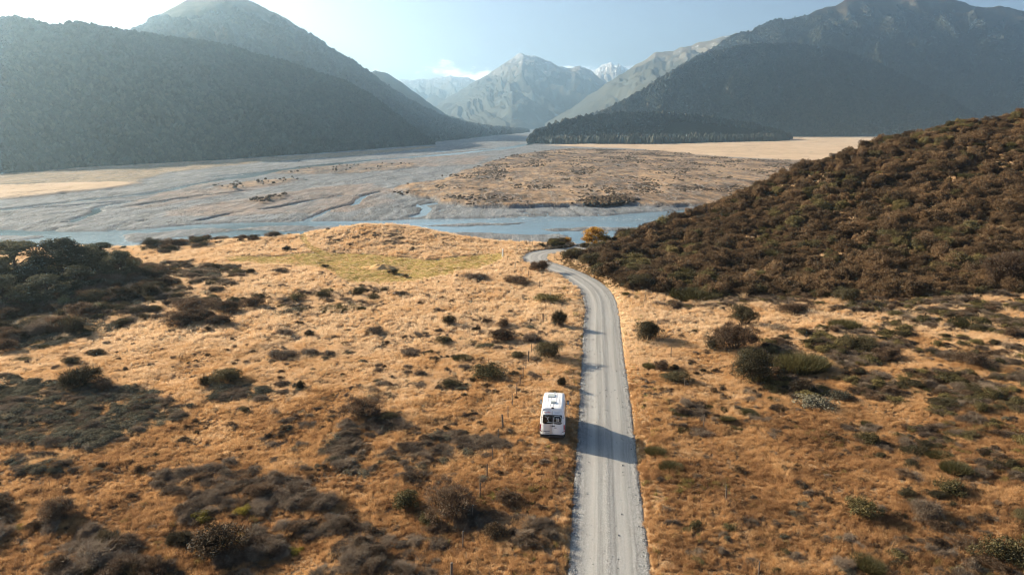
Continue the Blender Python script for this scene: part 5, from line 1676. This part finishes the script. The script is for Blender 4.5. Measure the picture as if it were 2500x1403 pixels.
to = bpy.data.objects.new("tmp_text", cu); COL.objects.link(to)
bpy.context.view_layer.update()
tme = bpy.data.meshes.new_from_object(to.evaluated_get(bpy.context.evaluated_depsgraph_get()))
COL.objects.unlink(to); bpy.data.objects.remove(to)
tx = link("lettering", tme, V_rtext, rdoors[0])
tx.location = (-0.43, -0.042, 2.35); tx.rotation_euler = (math.pi / 2, 0, 0)

# roof: pressed ribs, hatches, camera
for k, xr in enumerate(np.linspace(-0.66, 0.66, 7)):
    V = []; 
    ys = np.linspace(0.35, 3.7, 14)
    for y in ys:
        s_ = sec_at(y); zt = s_[3] - 0.006 * (abs(xr) / 0.6)
        fz = 0.994 if abs(xr) > s_[2] - .14 else 1.0
        z = zt + 0.002 if abs(xr) < s_[2] * .55 else s_[3] - (s_[3] - s_[4]) * .006 * (abs(xr) - s_[2] * .55) / (s_[2] * .45 - .13 + 1e-6)
        V += [(xr - .03, y, z - 0.01), (xr - .018, y, z + .014), (xr + .018, y, z + .014), (xr + .03, y, z - 0.01)]
    F = [[i * 4 + j, i * 4 + j + 1, i * 4 + j + 5, i * 4 + j + 4] for i in range(13) for j in range(3)]
    link("roof_rib", mesh_from("roof_rib", V, [f_[::-1] for f_ in F]), V_white, van, True)
h1 = vbox("roof_hatch", -0.52, 0.12, 2.45, 3.15, 2.76, 2.86, V_grey, van, 0.04, 3)
vbox("hatch_frame", -0.56, 0.30, 2.40, 3.20, 2.74, 2.80, V_white, h1, 0.02)
h2 = vbox("roof_vent", -0.20, 0.20, 1.00, 1.40, 2.75, 2.89, V_grey, van, 0.04, 3)
vbox("vent_frame", -0.24, 0.24, 0.96, 1.44, 2.73, 2.79, V_white, h2, 0.02)
vbox("aerial_pod", -0.06, 0.14, 3.75, 3.87, 2.73, 2.79, V_grey, van, 0.02)
cm_ = vbox("reversing_camera", -0.10, 0.10, -0.03, 0.12, 2.69, 2.80, V_black, van, 0.03)
vbox("camera_lens", -0.03, 0.03, -0.045, -0.025, 2.715, 2.765, V_glass, cm_, 0.01)

# flanks: windows, mirrors, sill, wheels
def side_patch(name, sx, y0, y1, z0, z1, mat, off_=0.006, shift=0.0):
    V, F = [], []
    ys, zs = np.linspace(y0, y1, 9), np.linspace(z0, z1, 6)
    for z in zs:
        for y in ys:
            yy = y + shift * (z - z0)
            V.append((sx * (side_x(yy, z) + off_), yy, z))
    for z in zs:
        for y in ys:
            yy = y + shift * (z - z0)
            V.append((sx * (side_x(yy, z) - 0.01), yy, z))
    n1_ = 54
    q = grid_faces(6, 9)
    F = [list(f_) for f_ in q] + [[a + n1_ for a in f_[::-1]] for f_ in q]
    per = list(range(9)) + [9 * r_ + 8 for r_ in range(1, 6)] + list(range(52, 44, -1)) + [9 * r_ for r_ in range(4, 0, -1)]
    F += [[per[i], per[(i + 1) % len(per)], per[(i + 1) % len(per)] + n1_, per[i] + n1_] for i in range(len(per))]
    me = mesh_from(name, V, F)
    bm = bmesh.new(); bm.from_mesh(me); bmesh.ops.recalc_face_normals(bm, faces=bm.faces); bm.to_mesh(me); bm.free()
    return link(name, me, mat, van, False)
for sx in (-1, 1):
    side_patch("side_window", sx, 0.55, 1.75, 1.42, 2.12, V_glass)
    side_patch("side_window", sx, 1.95, 3.25, 1.42, 2.12, V_glass)
    side_patch("cab_window", sx, 3.75, 4.65, 1.40, 1.98, V_glass, 0.006, -0.25)
    side_patch("side_moulding", sx, 0.30, 4.9, 0.72, 0.80, V_black, 0.02)
    mr = vbox("wing_mirror", *sorted((1.05 * sx, 1.24 * sx)), 4.55, 4.70, 1.42, 1.80, V_black, van, 0.04, 3)
    vbox("mirror_arm", *sorted((0.93 * sx, 1.10 * sx)), 4.59, 4.66, 1.48, 1.54, V_black, mr, 0.01)
    vbox("mirror_glass", *sorted((1.07 * sx, 1.22 * sx)), 4.545, 4.556, 1.47, 1.75, V_clear, mr, 0.004)
    for wy in (0.95, 4.72):
        bm = bmesh.new()
        prof_ = [(0.19, -0.10), (0.30, -0.115), (0.335, -0.09), (0.345, 0), (0.335, 0.09), (0.30, 0.115), (0.19, 0.10)]
        rings = []
        for k in range(28):
            an = 2 * math.pi * k / 28
            rings.append([bm.verts.new((b_, a_ * math.cos(an), a_ * math.sin(an))) for a_, b_ in prof_])
        for k in range(28):
            for j in range(len(prof_)):
                bm.faces.new((rings[k][j], rings[(k + 1) % 28][j], rings[(k + 1) % 28][(j + 1) % 7], rings[k][(j + 1) % 7]))
        bmesh.ops.recalc_face_normals(bm, faces=bm.faces)
        me = bpy.data.meshes.new("tyre"); bm.to_mesh(me); bm.free()
        wh = bpy.data.objects.new("wheel", None); COL.objects.link(wh); wh.parent = van; wh.location = (0.885 * sx, wy, 0.335)
        link("tyre", me, V_rub, wh, True)
        bm = bmesh.new()
        bmesh.ops.create_cone(bm, cap_ends=True, segments=24, radius1=0.205, radius2=0.19, depth=0.16, matrix=Matrix.Rotation(math.pi / 2, 4, 'Y'))
        bmesh.ops.create_cone(bm, cap_ends=True, segments=16, radius1=0.07, radius2=0.06, depth=0.20, matrix=Matrix.Rotation(math.pi / 2, 4, 'Y'))
        me = bpy.data.meshes.new("rim"); bm.to_mesh(me); bm.free()
        link("rim", me, V_rim, wh)
# windscreen and nose
V = []
for y in (4.28, 4.45, 4.65, 4.85, 5.02):
    s_ = sec_at(y)
    for xr in np.linspace(-1, 1, 9):
        V.append((xr * (s_[2] - .07), y + .012, s_[3] + 0.016 - 0.03 * xr * xr))
link("windscreen", mesh_from("windscreen", V, grid_faces(5, 9)), V_glass, van, True)
vbox("front_bumper", -0.86, 0.86, 5.78, 5.97, 0.27, 0.56, V_black, van, 0.06, 3)
vbox("grille", -0.45, 0.45, 5.84, 5.915, 0.66, 0.86, V_black, van, 0.02)
for sx in (-1, 1):
    vbox("headlight", *sorted((0.52 * sx, 0.80 * sx)), 5.78, 5.90, 0.72, 0.98, V_clear, van, 0.04, 3)
vbox("underbody", -0.86, 0.86, 0.15, 5.6, 0.22, 0.47, V_black, van, 0.03)

# tubular carrier on the rear doors
rack = link("rear_carrier", tube_mesh([
    ([(0.10, -0.10, 1.30), (0.10, -0.14, 1.60), (0.10, -0.16, 2.0), (0.16, -0.17, 2.12), (0.28, -0.17, 2.16), (0.52, -0.17, 2.16), (0.66, -0.17, 2.10), (0.70, -0.16, 1.95), (0.71, -0.14, 1.62)], .013, .013),
    ([(-0.42, -0.20, 1.63), (0.0, -0.22, 1.62), (0.40, -0.22, 1.62), (0.80, -0.20, 1.63)], .018, .018),
    ([(0.10, -0.06, 1.95), (0.10, -0.17, 1.95)], .016, .016), ([(0.70, -0.05, 1.75), (0.70, -0.16, 1.75)], .016, .016), ([(0.10, -0.05, 1.45), (0.10, -0.13, 1.45)], .016, .016),
    ([(-0.30, -0.10, 1.68), (-0.36, -0.12, 1.85), (-0.42, -0.12, 2.02), (-0.60, -0.10, 2.06)], .016, .016), ([(-0.42, -0.11, 1.80), (-0.28, -0.12, 2.05)], .014, .014),
    ([(0.34, -0.18, 1.66), (0.32, -0.18, 2.0), (0.44, -0.18, 2.04), (0.50, -0.18, 1.7)], .010, .010)]), V_tube, van, True)
for k in range(2):
    bm = bmesh.new()
    bmesh.ops.create_cone(bm, cap_ends=False, segments=18, radius1=0.085, radius2=0.085, depth=0.03, matrix=Matrix.Translation(((0.45, -0.19, 1.82), (0.79, -0.20, 1.72))[k]) @ Matrix.Rotation(math.pi / 2, 4, 'X'))
    bmesh.ops.solidify(bm, geom=bm.faces[:], thickness=0.02)
    me = bpy.data.meshes.new("wheel_holder"); bm.to_mesh(me); bm.free()
    link("wheel_holder", me, V_tube, rack, True)

# ================================================================== HAZE
bm = bmesh.new()
bmesh.ops.create_cube(bm, size=1.0)
HX, HY0, HY1, HZ0, HZ1 = 12000.0, -1600.0, 14500.0, VALLEY_Z - 40.0, 1000.0
for v_ in bm.verts:
    v_.co = Vector((v_.co.x * 2 * HX, HY0 if v_.co.y < 0 else HY1, HZ0 if v_.co.z < 0 else HZ1))
me = bpy.data.meshes.new("haze"); bm.to_mesh(me); bm.free()
m_haze, nt, out = new_mat("valley_haze")
pv = nt.n("VolumePrincipled")
pv.inputs["Color"].default_value = (0.54, 0.79, 1.0, 1)
pv.inputs["Density"].default_value = 1.3e-4
pv.inputs["Anisotropy"].default_value = 0.77
nt.l(pv.outputs[0], out.inputs["Volume"])
hz_o = link("haze", me, m_haze)
hz_o["kind"] = "stuff"
